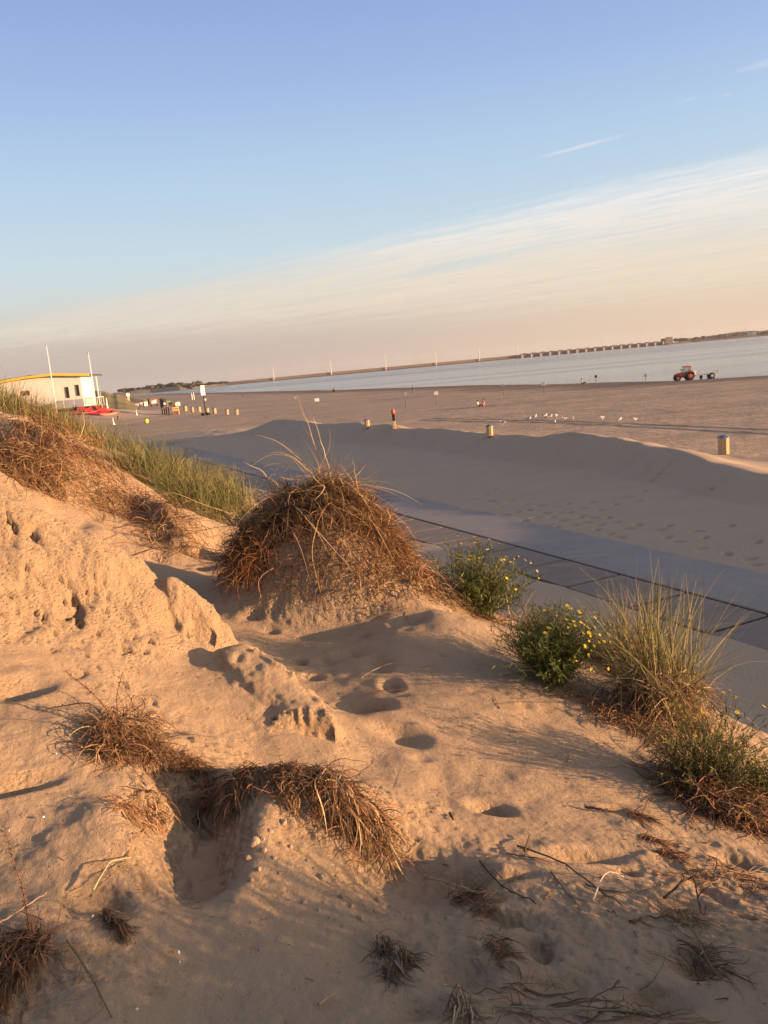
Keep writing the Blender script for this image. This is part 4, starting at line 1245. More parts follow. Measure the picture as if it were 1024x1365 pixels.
# unseen tussocks added right of the view to dapple the lower sand
for (x_, y_, h_) in [(1.95, 1.75, .5), (2.15, 2.05, .55), (1.85, 1.45, .45), (2.3, 2.4, .5), (2.05, 1.2, .5), (1.9, 2.0, .55), (2.05, 2.25, .6), (1.8, 1.85, .45), (1.75, 1.65, .4), (2.2, 1.85, .6)]:
    c = np.array([x_, y_, float(zf(x_, y_)[0])])
    tussock(c, h_, 135, .24, 'unseen marram tussock added on the near brow to shade the lower sand', 'unseen marram tussocks added for shade', cols=GREEN + STRAW[:2], dead=.4, w=.006)

# fine plant litter strewn over the near sand
v = Veg(); n = 2600
x_ = RG.uniform(-1.6, 1.9, n); y_ = RG.uniform(1.5, 5.2, n)
keep = (fbm(x_ * 1.6, y_ * 1.6, None, 3, 91) + RG.uniform(-.6, .6, n) > .05) & (st(x_, y_)[1] < 3.6)
x_, y_ = x_[keep], y_[keep]; n = len(x_); a_ = RG.uniform(0, 6.28, n)
P = grow(np.stack([x_, y_, zf(x_, y_) + .002], 1), np.stack([np.cos(a_), np.sin(a_), np.zeros(n)], 1), RG.exponential(.009, n) + .004, 4, .05, .3, .0015, True)
v.add(tubes(P, RG.uniform(.0005, .0014, n), .6), pick(n, DARK + RUST + STRAW[2:4]), 12)
tag(v.build('plant_litter', M_TWIG, np.array([0., 3., 4.9])), kind='stuff')

# ---- sand clods on the near mound
M_CLOD = mat('damp_sand', (.40, .29, .19), .95, .1, noise=.2, nscale=30, bump=.6, bscale=60)
def clod(px, py, r, label, group=None):
    c = hit(px, py)
    b = MB().ball((0, 0, 0), (r, r * .85, r * .8), 16, 12)
    V = np.array(b.V); nz = fbm(V[:, 0] / r * 1.1 + px, V[:, 1] / r * 1.1 + py, V[:, 2] / r * 1.1, 3, 77)
    V = V * (1 + .30 * nz[:, None])
    b.V = [tuple(p) for p in V]
    o = b.build('sand_clod', M_CLOD, None, True); o.location = (c + np.array([0, 0, r * .35])).tolist(); o.rotation_euler = (0, 0, px)
    tag(o, label, 'sand clod', group)


clod(340, 1125, .022, 'angular sand clod at the lit edge of the near mound below its root cap')
clod(378, 1098, .013, 'small sand clod under the middle of the root cap')
clod(431, 1172, .018, 'round sand clod on the front of the near mound')
clod(636, 1262, .014, 'pale upright sand clod at the right foot of the near mound')
for px, py, r in [(352, 1135, .012), (365, 1145, .010), (360, 1110, .012), (410, 1150, .010), (418, 1160, .009), (470, 1210, .010), (345, 1160, .010), (335, 1175, .012), (372, 1165, .008), (405, 1205, .009), (425, 1215, .008),
                  (480, 1225, .010), (455, 1195, .008), (350, 1120, .010), (330, 1145, .010), (500, 1215, .008), (388, 1130, .009), (440, 1225, .007)]:
    clod(px, py, r, 'small crumb of damp sand on the front of the near mound', 'sand crumbs on the near mound')
# broken shells glinting in the sand
M_SHELL = mat('shell', (.75, .70, .62), .4)
for px, py in [(400, 836), (445, 836), (393, 852), (12, 1108), (58, 1090), (124, 1222), (183, 1346), (238, 1270), (240, 1283), (75, 1005), (620, 948), (690, 990)]:
    c = hit(px, py); r = float(RG.uniform(.004, .007))
    o = MB().lathe((0, 0, 0), [(r, 0), (r * .9, r * .35), (r * .5, r * .6), (r * .1, r * .7)], 9, 1, .75).build('shell_bit', M_SHELL, None, True)
    o.location = (c + np.array([0, 0, .002])).tolist(); o.rotation_euler = (.5, .3, px)
    tag(o, 'tiny white shell fragment lying in the dune sand', 'shell', 'shell fragments in the dune sand')

# ------------------------------------------------------------------ far things on the beach
def pxm(p):
    """photo pixels per metre at a place"""
    return FOC / float((np.asarray(p) - np.array([0, 0, EYE])) @ _f)


def facing(p, off=0.0):
    """turn that points local -Y at the viewpoint"""
    return math.atan2(p[1], p[0]) - math.pi / 2 + off


M_WHITE = mat('white_paint', (.78, .74, .68), .5, noise=.06, nscale=.6)
M_CREAM = mat('cream_cladding', (.80, .74, .62), .6, noise=.05, nscale=.8)
M_YELLOW = mat('yellow_fascia', (.78, .55, .08), .5, noise=.08, nscale=2)
M_ROOF = mat('roof_felt', (.06, .055, .05), .9, noise=.2, nscale=3)
M_DARK = mat('dark_glass', (.03, .03, .035), .15, .5)
M_GREYP = mat('grey_panel', (.36, .36, .37), .5, noise=.08, nscale=1)
M_BROWN = mat('weathered_wood', (.17, .11, .07), .8, noise=.3, nscale=6)
M_PINE = mat('pale_wood', (.50, .36, .19), .75, noise=.25, nscale=14)
M_BLACK = mat('black_rubber', (.02, .02, .02), .75)
M_RED = mat('red_plastic', (.50, .035, .035), .4, noise=.1, nscale=3)
M_PINK = mat('faded_red_plastic', (.62, .24, .2), .5, noise=.2, nscale=3)
M_ORANGE = mat('orange_paint', (.62, .11, .025), .35, .5, noise=.08, nscale=4)
M_STEEL = mat('steel', (.45, .45, .45), .4, metal=.8)
M_BLUE = mat('blue_lid', (.10, .14, .26), .35, .5)
M_GREENC = mat('green_canvas', (.16, .19, .13), .8, noise=.2, nscale=2)
M_YBALL = mat('yellow_buoy', (.72, .58, .07), .4, noise=.1, nscale=3)
M_SKIN = mat('skin', (.50, .29, .19), .6)
M_CLOTH_D = mat('dark_cloth', (.035, .035, .05), .9, noise=.3, nscale=6)
M_CLOTH_W = mat('white_cloth', (.70, .66, .62), .9, noise=.1, nscale=6)
M_CLOTH_B = mat('blue_cloth', (.10, .13, .22), .9, noise=.2, nscale=6)
M_HAIR = mat('dark_hair', (.03, .02, .015), .7)


def pavilion():
    # local frame: x along the wall to the right, y away from the viewer, z up; origin under the wall's right corner
    D = 205.0
    p = aty(113, 541.5, D); s = 1.0 / pxm(p)         # metres per photo pixel there
    gz = float(zf(p[0], p[1])[0]); deck = p[2] - gz
    rz = facing(p, math.radians(-14))
    t = thing('beach_pavilion', 'white beach pavilion with yellow roof edge standing on stilts behind the dune', 'beach house', (p[0], p[1], gz), rz)
    Wd, dep, H0 = 27.0, 12.0, 40 * s
    # wall with a low pitch: highest left of the right corner, falling to the left and a little to the right
    rise = [(-Wd, deck), (0, deck), (0, deck + H0), (-6.2, deck + H0 + .55), (-13.0, deck + H0 + .40), (-Wd, deck + H0 - .9)]
    MB().prism(rise, 0, dep).build('wall', M_CREAM, t)
    mb = MB(); top = [(2.3, deck + H0 - .22), (-6.2, deck + H0 + .55), (-13.0, deck + H0 + .40), (-Wd - .8, deck + H0 - .95)]
    mb.prism([(x, z + .05) for x, z in top] + [(x, z + .62) for x, z in reversed(top)], -1.0, -.7)
    fa = mb.build('fascia', M_YELLOW, None)
    mb = MB(); mb.prism([(x, z + .10) for x, z in top] + [(x, z + .50) for x, z in reversed(top)], -.698, dep + 1)
    rf = mb.build('roof', M_ROOF, t); fa.parent = rf
    MB().prism([(-26, deck + H0 - .30), (-11.5, deck + H0 + 1.04), (-11.5, deck + H0 + 1.26), (-26, deck + H0 + .1)], 0, dep).build('upper_roof', M_ROOF, rf)
    for x, z0, w, h in ((-1.1, 2.7, .62, 2.55), (-3.6, 2.4, .62, 2.55), (-13.4, 3.9, 1.7, 1.0), (-16.2, 3.55, 1.5, .85)):
        f = MB()
        for (a, b, c, d) in ((-w / 2 - .08, 0, .08, h), (w / 2 + .08, 0, .08, h), (0, -h / 2 - .04, w + .24, .08), (0, h / 2 + .04, w + .24, .08)):
            f.box((x + a, -.03, deck + z0 + h / 2 + b), (c, .1, d))
        f = f.build('window', M_BROWN, t)
        MB().box((x, -.004, deck + z0 + h / 2), (w, .03, h)).build('pane', M_DARK, f)
    # terrace in front of and beside the right corner
    MB().box((-2.0, -1.6, deck - .15), (9.4, 3.2, .3)).box((1.6, 5.0, deck - .15), (3.2, 9.9, .3)).build('deck', M_BROWN, t)
    mb = MB()
    for x in (-6.3, -3.9, -1.5):
        mb.box((x + 1.15, -3.1, deck + .95), (2.25, .06, 1.9))
    mb.build('wind_screen', M_GREYP, t)
    mb = MB(); mb.box((1.9, -3.1, deck + 1.95), (1.7, .1, .12)).box((1.9, -3.1, deck + .5), (1.7, .08, .1)).box((1.05, -3.1, deck + .97), (.1, .1, 1.95)).box((2.75, -3.1, deck + .97), (.1, .1, 1.95))
    for i in range(9): mb.box((1.2 + i * .18, -3.1, deck + 1.2), (.05, .05, 1.45))
    mb.build('railing', M_BROWN, t)
    MB().box((3.05, 4, deck + 1.9), (.08, 7.0, .12)).box((3.05, .6, deck + .95), (.1, .1, 1.9)).box((3.05, 7.4, deck + .95), (.1, .1, 1.9)).build('railing', M_WHITE, t)
    MB().box((2.2, 6.5, deck + (H0 - .3) / 2), (.2, .2, H0 - .35)).build('post', M_WHITE, t)
    for x in np.arange(-26, 3.1, 2.9):
        MB().box((x, -.6, deck / 2 - .1), (.28, .28, deck - .1)).build('stilt', M_BROWN, t)
    MB().box((-11, 1.6, deck * .5), (30, .12, deck - .3)).build('stilt_screen', M_BROWN, t)
    MB().box((-4.5, -3.6, deck - 1.55), (2.2, .5, .28)).build('white_beam', M_WHITE, t)
    return p, s


PAV, PS = pavilion()


def pole(pxb, pyb, pxt, pyt, D, r, label, name='flagpole', cat='flagpole', col=None, ball=True, group=None):
    D = D or float(hit(pxb, pyb)[1])
    b = aty(pxb, pyb, D); g = float(zf(b[0], b[1])[0]); t = aty(pxt, pyt, D)
    h = t[2] - g
    o = thing(name, label, cat, (b[0], b[1], g), 0, group)
    MB().tube([(0, 0, 0), (0, 0, h * .5), (0, 0, h)], [r, r * .8, r * .5], 10).build('shaft', col or M_WHITE, o, True)
    MB().lathe((0, 0, 0), [(r * 2.2, 0), (r * 2.2, .12), (r * 1.3, .25), (r * 1.1, .5)], 10).build('foot', col or M_WHITE, o)
    if ball:
        MB().ball((0, 0, h + r * 1.2), r * 1.5).build('finial', M_STEEL, o, True)
        MB().tube([(r * 1.6, 0, h * .12), (r * 1.2, 0, h * .5), (r * .9, 0, h * .97)], .015, 4).build('halyard', M_WHITE, o)
    return o


pole(75, 545, 57, 461, 196, .12, 'white flagpole rising in front of the pavilion wall')
pole(127, 534, 119, 471, 193, .12, 'white flagpole at the right corner of the pavilion roof')

# red beach gear heaped under the terrace
def kayak(px, py, D, L, rz, m, label, tilt=0.0, dz=0.0):
    p = hit(px, py + 4); g = p[2]; dz *= 1.3; L *= 1.15
    o = thing('kayak', label, 'kayak', (p[0], p[1], g + dz), rz, 'kayaks heaped beside the pavilion')
    prof = []
    b = MB(); n = 12
    secs = [(-.5, .02, .25), (-.42, .22, .10), (-.2, .38, 0), (.05, .41, 0), (.25, .36, .0), (.42, .22, .10), (.5, .02, .25)]
    for (u, w, z) in secs:
        for j in range(n):
            a = 2 * math.pi * j / n
            b.V.append((u * L, w * math.cos(a), .32 + z + .30 * min(1, w * 3.2) * math.sin(a)))
    for i in range(len(secs) - 1):
        for j in range(n): b.F.append((i * n + j, i * n + (j + 1) % n, (i + 1) * n + (j + 1) % n, (i + 1) * n + j))
    b.build('hull', m, o, True)
    MB().lathe((0, 0, .60), [(.34, 0), (.38, .04), (.34, .08), (.26, .03)], 12, 1.5, .8).build('cockpit', M_BLACK, o)
    o.rotation_euler = (tilt, 0, rz)
    return o


kz = facing(aty(125, 548, 188))
for (px, py, dz, L, a, m, lab, tl) in [(112, 548, 0, 4.6, .1, M_RED, 'red kayak at the left end of the heap under the terrace', .5), (120, 549, .1, 4.4, -.2, M_PINK, 'faded red kayak lying low in the heap beside the pavilion', -.6),
                                     (127, 546, .5, 4.6, .15, M_RED, 'red kayak on top in the middle of the heap', 1.2), (133, 549, .1, 4.2, -.1, M_RED, 'red kayak in the middle foot of the heap', .3), (140, 546, .3, 4.2, .3, M_RED, 'red kayak behind the white post', -.9),
                                     (149, 548, .1, 3.8, -.5, M_PINK, 'faded pink kayak at the right end of the heap', .8), (117, 544, .5, 4.2, .05, M_RED, 'red kayak stacked high next to the terrace deck', .9), (145, 550, .0, 3.4, .2, M_PINK, 'small faded kayak lying in front of the right end of the heap', .2)]:
    kayak(px, py, 188, L, kz + a, m, lab, tl, dz * .8)
q = aty(143, 545, 186)
pole(144, 549, 141, 531, None, .26, 'stout white post standing in the heap of kayaks', 'post', 'post', ball=False)
pole(137, 546, 135.5, 518, None, .06, 'thin pale mast beside the stout white post', 'mast', 'mast', ball=False)


# ---- people
def person(px, py, D, label, pose, cloth, legs, face=0.0, hscale=1.0):
    b = aty(px, py, D); g = float(zf(b[0], b[1])[0])
    root = thing('person', label, 'person', (b[0], b[1], g), facing(b) + face)
    J, E, Rr = [], [], []
    def jt(p, r, par=None):
        J.append(p); Rr.append(r)
        if par is not None: E.append((par, len(J) - 1))
        return len(J) - 1
    if pose in ('stand', 'walk'):
        st_ = .22 if pose == 'walk' else .03
        pel = jt((0, 0, .95), .15); wa = jt((0, 0, 1.12), .135, pel); ch = jt((0, -.02, 1.36), .16, wa); ne = jt((0, -.03, 1.52), .06, ch); he = jt((0, -.04, 1.62), .095, ne); jt((0, -.04, 1.72), .085, he)
        for sx in (-1, 1):
            hp = jt((sx * .10, 0, .88), .10, pel); kn = jt((sx * .11, -st_ * sx * .7 - .03, .48), .065, hp); an = jt((sx * .11, -st_ * sx * 1.2 + .02, .08), .042, kn); jt((sx * .12, -st_ * sx * 1.2 - .14, .03), .035, an)
            sh = jt((sx * .19, -.01, 1.42), .065, ch); el = jt((sx * .25, .02 + st_ * sx * .5, 1.15), .045, sh); wr = jt((sx * .25, -.08 + st_ * sx * .9, .92), .032, el); jt((sx * .25, -.10 + st_ * sx, .82), .035, wr)
        zc = (.0, .92); hz = 1.66; hy = -.04
    else:                                # sitting on the sand, knees up
        pel = jt((0, 0, .12), .16); wa = jt((0, .06, .32), .135, pel); ch = jt((0, .08, .52), .16, wa); ne = jt((0, .05, .68), .06, ch); he = jt((0, .02, .78), .095, ne); jt((0, .02, .88), .085, he)
        for sx in (-1, 1):
            hp = jt((sx * .10, -.06, .12), .10, pel); kn = jt((sx * .13, -.46, .40), .065, hp); an = jt((sx * .12, -.74, .07), .042, kn); jt((sx * .12, -.88, .04), .035, an)
            sh = jt((sx * .19, .08, .58), .065, ch); el = jt((sx * .24, -.12, .40), .045, sh); wr = jt((sx * .16, -.36, .42), .032, el); jt((sx * .12, -.44, .44), .035, wr)
        hz = .82; hy = .02
    me = bpy.data.meshes.new('body'); me.from_pydata(J, E, [])
    tmp = bpy.data.objects.new('tmp', me); COL.objects.link(tmp)
    md = tmp.modifiers.new('s', 'SKIN'); md.use_smooth_shade = True
    for i, r in enumerate(Rr): me.skin_vertices[0].data[i].radius = (r, r)
    me.skin_vertices[0].data[0].use_root = True
    sb = tmp.modifiers.new('d', 'SUBSURF'); sb.levels = 2; sb.render_levels = 2
    dg = bpy.context.evaluated_depsgraph_get()
    m2 = bpy.data.meshes.new_from_object(tmp.evaluated_get(dg)); bpy.data.objects.remove(tmp)
    m2.materials.clear()
    for m in (M_SKIN, cloth, legs): m2.materials.append(m)
    for pl in m2.polygons:
        c = pl.center
        if pose in ('stand', 'walk'): pl.material_index = 0 if c.z > 1.5 or (abs(c.x) > .2 and c.z < .95) or c.z < .06 else (1 if c.z > .93 else 2)
        else: pl.material_index = 0 if c.z > .66 or c.y < -.7 or (c.z > .36 and c.y < -.3 and abs(c.x) < .2 and c.z > .42) else (1 if c.y > -.12 and c.z > .2 or (abs(c.x) > .17 and c.z > .36) else 2)
    o = bpy.data.objects.new('body', m2); link(o, root)
    hr = MB().ball((0, hy + .015, hz + .045), (.105, .115, .10), 12, 8); hr.build('hair', M_HAIR, root, True)
    root.scale = (hscale,) * 3
    return root


person(445, 521.5, 288, 'dark clothed person crouching far off at the water line', 'sit', M_CLOTH_D, M_CLOTH_D, .6, 1.5)
person(551, 527.5, 189, 'person in dark clothes walking on the beach beside the white notice boards', 'walk', M_CLOTH_D, M_CLOTH_B, 1.2, 1.08)
q = atz(638, 542, .35)
person(637.5, 541.5, q[1], 'person in white top sitting on the sand, left of a seated pair', 'sit', M_CLOTH_W, M_CLOTH_D, 1.3, 1.05)
person(644.5, 541, q[1] + .6, 'person in pink and dark clothes sitting on the sand, right of a seated pair', 'sit', M_PINK, M_CLOTH_D, -1.0, 1.05)
person(324, 530.5, 330, 'tiny dark figure walking far down the beach at the left', 'walk', M_CLOTH_D, M_CLOTH_D, .9, 1.1)
person(141, 527, 200, 'dark haired person standing behind the stout white post', 'stand', M_CLOTH_D, M_CLOTH_D, 0, 1.15)
person(186.5, 537.5, 215, 'person in dark clothes standing beside the low white tables', 'stand', M_CLOTH_D, M_CLOTH_B, .4, 1.0)
person(776, 509.5, 162, 'grey figure bending at the water edge by the dark notice pole', 'sit', M_GREYP, M_CLOTH_D, 1.4, 1.25)


# ---- litter bins of upright slats
def litter_bin():
    t = thing('litter_bin', 'x', 'litter bin')
    for i in range(8):
        a = 2 * math.pi * (i + .5) / 8; mb = MB()
        for k_ in (-1, 0, 1):
            c, s_ = math.cos(a), math.sin(a); w = .27 / 3
            mb.box((c * .335 - s_ * k_ * w, s_ * .335 + c * k_ * w, .56), (.035, w - .008, 1.04), a)
        mb.build('slat_panel', M_PINE, t)
    MB().lathe((0, 0, 0), [(.30, .04), (.31, .05), (.31, .98), (.28, .99)], 8).build('liner', M_BLACK, t)
    MB().lathe((0, 0, 0), [(.40, 1.06), (.41, 1.09), (.39, 1.13), (.20, 1.22), (.05, 1.24)], 8).build('lid', M_BLUE, t)
    return t


LB = litter_bin()
bins = [(965, 606, 1.0, 'nearest wooden litter bin with blue lid behind the right end of the sand bank'), (653.5, 582, 1.0, 'wooden litter bin behind the middle of the sand bank'), (490, 571, .95, 'wooden litter bin left of the black and red post')]
row = [(247.5, 548.5), (257, 550), (266, 549.5), (277, 551), (286.5, 551.5), (303, 553), (316, 553)]
for i, (px, py, s_, lab) in enumerate(bins):
    o = LB if i == 0 else copy_tree(LB)
    p = hit(px, py); p[2] = zf(p[0], p[1])[0]
    o.location = p.tolist(); h_ = [26.5, 16.5, 12.5][i] / pxm(p) / 1.24; o.scale = (h_ * .92, h_ * .92, h_); o.rotation_euler = (0, 0, facing(p) + .45)
    tag(o, lab, 'litter bin', 'wooden litter bins along the sand bank')
for i, (px, py) in enumerate(row):
    o = copy_tree(LB); p = hit(px, py); o.location = p.tolist(); o.rotation_euler = (0, 0, i)
    h_ = 8.2 / pxm(p) / 1.24; o.scale = (h_ * .95, h_ * .95, h_)
    tag(o, 'pale wooden litter bin in the long row beside the tall banner mast', 'litter bin', 'litter bins in a row by the banner mast')
for (px, py, lab) in [(158.5, 559.5, 'small dark litter bin alone on the sand near the kayak heap'), ]:
    o = copy_tree(LB); p = hit(px, py); o.location = p.tolist(); h_ = 5.5 / pxm(p) / 1.24; o.scale = (h_, h_, h_); tag(o, lab, 'litter bin', 'wooden litter bins along the sand bank')
    for ch in o.children:
        ch.data = ch.data.copy(); ch.data.materials[0] = M_BROWN
# red-topped post
p = hit(526, 572); s_ = 1 / pxm(p)
t = thing('beach_marker', 'black beach marker post with red top and pale foot behind the sand bank', 'marker post', p)
MB().box((0, 0, 5.5 * s_), (4.6 * s_, 4.6 * s_, 11 * s_)).build('foot', M_PINE, t, bevel=.03)
MB().box((0, 0, 15.5 * s_), (3.6 * s_, 3.6 * s_, 9 * s_)).build('shaft', M_BLACK, t, bevel=.02)
MB().lathe((0, 0, 0), [(1.9 * s_, 20.05 * s_), (2.6 * s_, 20.5 * s_), (2.7 * s_, 24 * s_), (2.0 * s_, 26 * s_), (.6 * s_, 27 * s_)], 12).build('cap', M_ORANGE, t, True)

# ---- notice boards on poles
for (px, pyb, pyt, w, h, m, lab) in [(424, 548, 531, 6, 4.2, M_WHITE, 'small white notice board on a pole, left on the open beach'), (542, 549, 523.5, 3.4, 3.6, M_GREYP, 'grey notice board on a thin pole beside the walking person'),
                                     (582.5, 540, 522, 5.6, 4.4, M_WHITE, 'white notice board on a pole right of the walking person'), (671.5, 527, 512.5, 4.4, 3, M_GREYP, 'faint grey notice board at the water edge above the seated pair'),
                                     (725.5, 526, 509.5, 5.6, 4.6, M_WHITE, 'bright white notice board on a pole at the water edge'), (795, 516, 500, 3.8, 3.6, M_BROWN, 'dark round sign on a pole at the water edge'),
                                     (861, 508, 498.5, 4.6, 4, M_WHITE, 'white notice board in the shallows left of the tractor'), (394, 538, 529, 3, 2.4, M_GREYP, 'tiny pale sign far off left on the open beach')]:
    p = hit(px, pyb); s_ = 1 / pxm(p); H_ = (pyb - pyt) * s_
    o = thing('notice_board', lab, 'notice board', p, facing(p))
    MB().tube([(0, 0, -.2), (0, 0, H_)], .05 * max(1, s_ * 5), 8).build('pole', M_BROWN, o)
    if 'round' in lab: MB().disc((0, -.08, H_ - h * s_ / 2), (0, 1, 0), w * s_ / 2, .06).build('board', m, o)
    else: MB().box((0, -.10 * max(1, s_ * 4), H_ - h * s_ / 2), (w * s_, .06, h * s_)).build('board', m, o, bevel=.02)
for (px, pyb, pyt) in [(256.5, 533, 524.5), (259, 532.5, 524)]:
    p = hit(px, pyb); s_ = 1 / pxm(p)
    o = thing('beach_pole', 'thin pale pole of the pair standing far behind the banner mast', 'pole', p, 0, 'pair of thin pale poles')
    MB().tube([(0, 0, -.2), (0, 0, (pyb - pyt) * s_)], [.22, .16], 8).build('shaft', M_CREAM, o); MB().ball((0, 0, (pyb - pyt) * s_), .2, 8, 6).build('tip', M_WHITE, o, True)

# ---- banner mast with round weights
p = hit(274.5, 553.5); s_ = 1 / pxm(p)
t = thing('banner_mast', 'tall dark mast with a white banner on top and two black weights at its foot', 'banner mast', p, facing(p, .5))
MB().tube([(0, 0, 0), (0, 0, 25 * s_), (0, 0, 39.5 * s_)], [.11, .10, .07], 10).build('pole', M_BLACK, t)
n = 10; mb = MB(); vs = []
for i in range(n + 1):
    u = i / n; wv = .12 * math.sin(u * 5)
    for (x, y) in ((-3.4, wv - .03), (3.0 - 1.0 * u, wv + .05 - .03), (3.0 - 1.0 * u, wv + .05 + .03), (-3.4, wv + .03)): vs.append((x * s_, y - .16, (26.5 + 13 * u) * s_))
mb.add(vs, [(i * 4 + j, i * 4 + (j + 1) % 4, i * 4 + 4 + (j + 1) % 4, i * 4 + 4 + j) for i in range(n) for j in range(4)] + [(3, 2, 1, 0), (n * 4, n * 4 + 1, n * 4 + 2, n * 4 + 3)])
mb.build('banner', M_WHITE, t)
MB().lathe((1.5 * s_, 0, 20.6 * s_), [(.1, -.22), (.26, -.1), (.26, .1), (.1, .22)], 10).build('lamp', M_WHITE, t, True)
for dx in (-3.2, 3.6):
    MB().lathe((dx * s_, 0, 0), [(.42, 0), (.50, .1), (.50, .42), (.36, .52), (.1, .54)], 14).build('weight', M_BLACK, t, True)
MB().tube([(-3.2 * s_, 0, .30), (0, 0, .55), (3.6 * s_, 0, .30)], .06, 6).build('foot_bar', M_BLACK, t)

# ---- lifeguard lookout with a green canopy, wooden climbing frame beside it
p = hit(222, 552.5); s_ = 1 / pxm(p)
t = thing('lookout_hut', 'raised lookout hut with green canvas on dark legs in the middle of the beach', 'lookout', p, facing(p, .3))
for x in (-3.6, 2.2):
    for y in (-.9, .9): MB().tube([(x * s_, y, -.1), (x * s_ * .95, y * .9, 11 * s_)], .16, 8).build('leg', M_BROWN, t)
MB().box((-.6 * s_, 0, 10.6 * s_), (8.5 * s_, 2.4, .2)).build('platform', M_BROWN, t)
MB().prism([(-4.6 * s_, 10.75 * s_), (-.4 * s_, 10.75 * s_), (-.4 * s_, 19 * s_), (-2.4 * s_, 21.2 * s_), (-4.4 * s_, 20 * s_)], -1.1, 1.1).build('cabin', M_CLOTH_D, t)
MB().prism([(-4.9 * s_, 20.1 * s_), (-2.4 * s_, 21.4 * s_), (.6 * s_, 19.6 * s_), (.6 * s_, 20.1 * s_), (-2.4 * s_, 22.0 * s_), (-4.9 * s_, 20.7 * s_)], -1.3, 1.3).build('roof', M_GREENC, t)
MB().box((-2.6 * s_, -1.13, 14.5 * s_), (2.4 * s_, .05, 2.6 * s_)).build('board', M_WHITE, t)
b = MB(); b.prism([(-.3 * s_, 10.8 * s_), (7 * s_, 11.2 * s_), (8.4 * s_, 14 * s_), (7.4 * s_, 17 * s_), (3 * s_, 18.2 * s_), (-.3 * s_, 18.6 * s_)], -1.0, 1.0); b.build('canvas', M_GREENC, t, bevel=.15)
p = hit(234.5, 552.5); s_ = 1 / pxm(p)
t = thing('climbing_frame', 'rusty wooden climbing frame with a pale panel right of the lookout hut', 'climbing frame', p, facing(p, .2))
for x in (-4.5, -1.5, 2.0, 3.6):
    for y in (-.8, .8): MB().tube([(x * s_, y, -.1), (x * s_ * .9, y * .8, (9 if x < 3 else 13) * s_)], .12, 6).build('post', M_PINE if x > 3 else M_BROWN, t)
MB().box((-.4 * s_, -.85, 6 * s_), (9 * s_, .12, .25)).box((-.4 * s_, -.85, 9 * s_), (9 * s_, .12, .25)).box((-3 * s_, .8, 4 * s_), (6 * s_, .12, .2)).build('rail', M_PINE, t)
mb = MB(); mb.tube([(-4.5 * s_, -.8, 0), (2 * s_, -.8, 9 * s_)], .09, 6).tube([(2 * s_, .8, 0), (-4.5 * s_, .8, 9 * s_)], .09, 6); mb.build('brace', M_BROWN, t)
MB().box((4.2 * s_, 0, 13.6 * s_), (6.4 * s_, .2, 5 * s_)).build('panel', M_CREAM, t, bevel=.05)
MB().tube([(-2 * s_, 0, 15.5 * s_), (3 * s_, 0, 16.5 * s_)], .2, 6).tube([(-1 * s_, 0, 9 * s_), (-1 * s_, 0, 15.6 * s_)], .12, 6).build('crossbar', M_BROWN, t)

# ---- ball buoy, dark cart, tables, white sign on stand, white cabinet
p = hit(195.5, 564.5); s_ = 1 / pxm(p)
t = thing('marker_buoy', 'round yellow marker buoy lying on the sand', 'buoy', p)
r = 3.2 * s_; MB().ball((0, 0, r), r, 16, 10).build('float', M_YBALL, t, True); MB().lathe((0, 0, 2 * r - .05), [(.15, 0), (.2, .08), (.2, .15), (.1, .2)], 10).build('collar', M_BROWN, t)
p = hit(205, 541.5); s_ = 1 / pxm(p)
t = thing('beach_cart', 'dark brown beach cart with pale crates behind the lookout hut', 'cart', p, facing(p, .2))
MB().box((0, 0, 5.6 * s_), (11.5 * s_, 2.5, 7.4 * s_)).build('body', M_BROWN, t, bevel=.12)
MB().prism([(-6 * s_, 9.3 * s_), (6 * s_, 9.3 * s_), (4.5 * s_, 10.8 * s_), (-4.5 * s_, 10.8 * s_)], -1.35, 1.35).build('roof', M_BROWN, t)
MB().box((-1.3 * s_, -1.3, 5.6 * s_), (3.4 * s_, .15, 3.6 * s_)).box((2.0 * s_, -1.3, 6.2 * s_), (2.6 * s_, .15, 4.4 * s_)).build('hatch', M_WHITE, t)
for x in (-3.8, 3.8): MB().disc((x * s_, -1.3, 1.3 * s_), (0, 1, 0), 1.3 * s_, .25).build('wheel', M_BLACK, t)
p = hit(194.5, 541.5); s_ = 1 / pxm(p)
t = thing('cabinet', 'white cabinet with a dark left side beside the brown beach cart', 'cabinet', p, facing(p, .3))
MB().box((0, 0, 2.9 * s_), (4.4 * s_, 1.0, 5.2 * s_)).build('body', M_WHITE, t, bevel=.04); MB().box((-2.75 * s_, 0, 2.4 * s_), (1.0 * s_, .95, 4.2 * s_)).build('side_panel', M_BLACK, t); MB().box((0, 0, 5.75 * s_), (5 * s_, 1.15, .35 * s_)).build('top', M_WHITE, t)
for (px, py, w, lab) in [(182, 542, 6.5, 'low grey table with folded legs left of the white cabinet'), (188.5, 541, 5, 'low white table between the grey table and the white cabinet')]:
    p = hit(px, py); s_ = 1 / pxm(p); t = thing('beach_table', lab, 'table', p, facing(p, .2))
    MB().box((0, 0, 3.8 * s_), (w * s_, 1.6, .7 * s_)).build('table_top', M_WHITE if w < 6 else M_GREYP, t, bevel=.03); MB().box((0, 0, 2.6 * s_), (w * .8 * s_, 1.0, 1.6 * s_)).build('apron', M_GREYP, t)
    for x in (-1, 1):
        for y in (-.55, .55): MB().box((x * w * .42 * s_, y, 1.2 * s_), (.12, .12, 2.4 * s_)).build('leg', M_WHITE, t)
p = hit(172.5, 540.5); s_ = 1 / pxm(p)
t = thing('round_sign', 'white round sign on a tan stepped wooden stand near the far dune', 'sign', p, facing(p, .3))
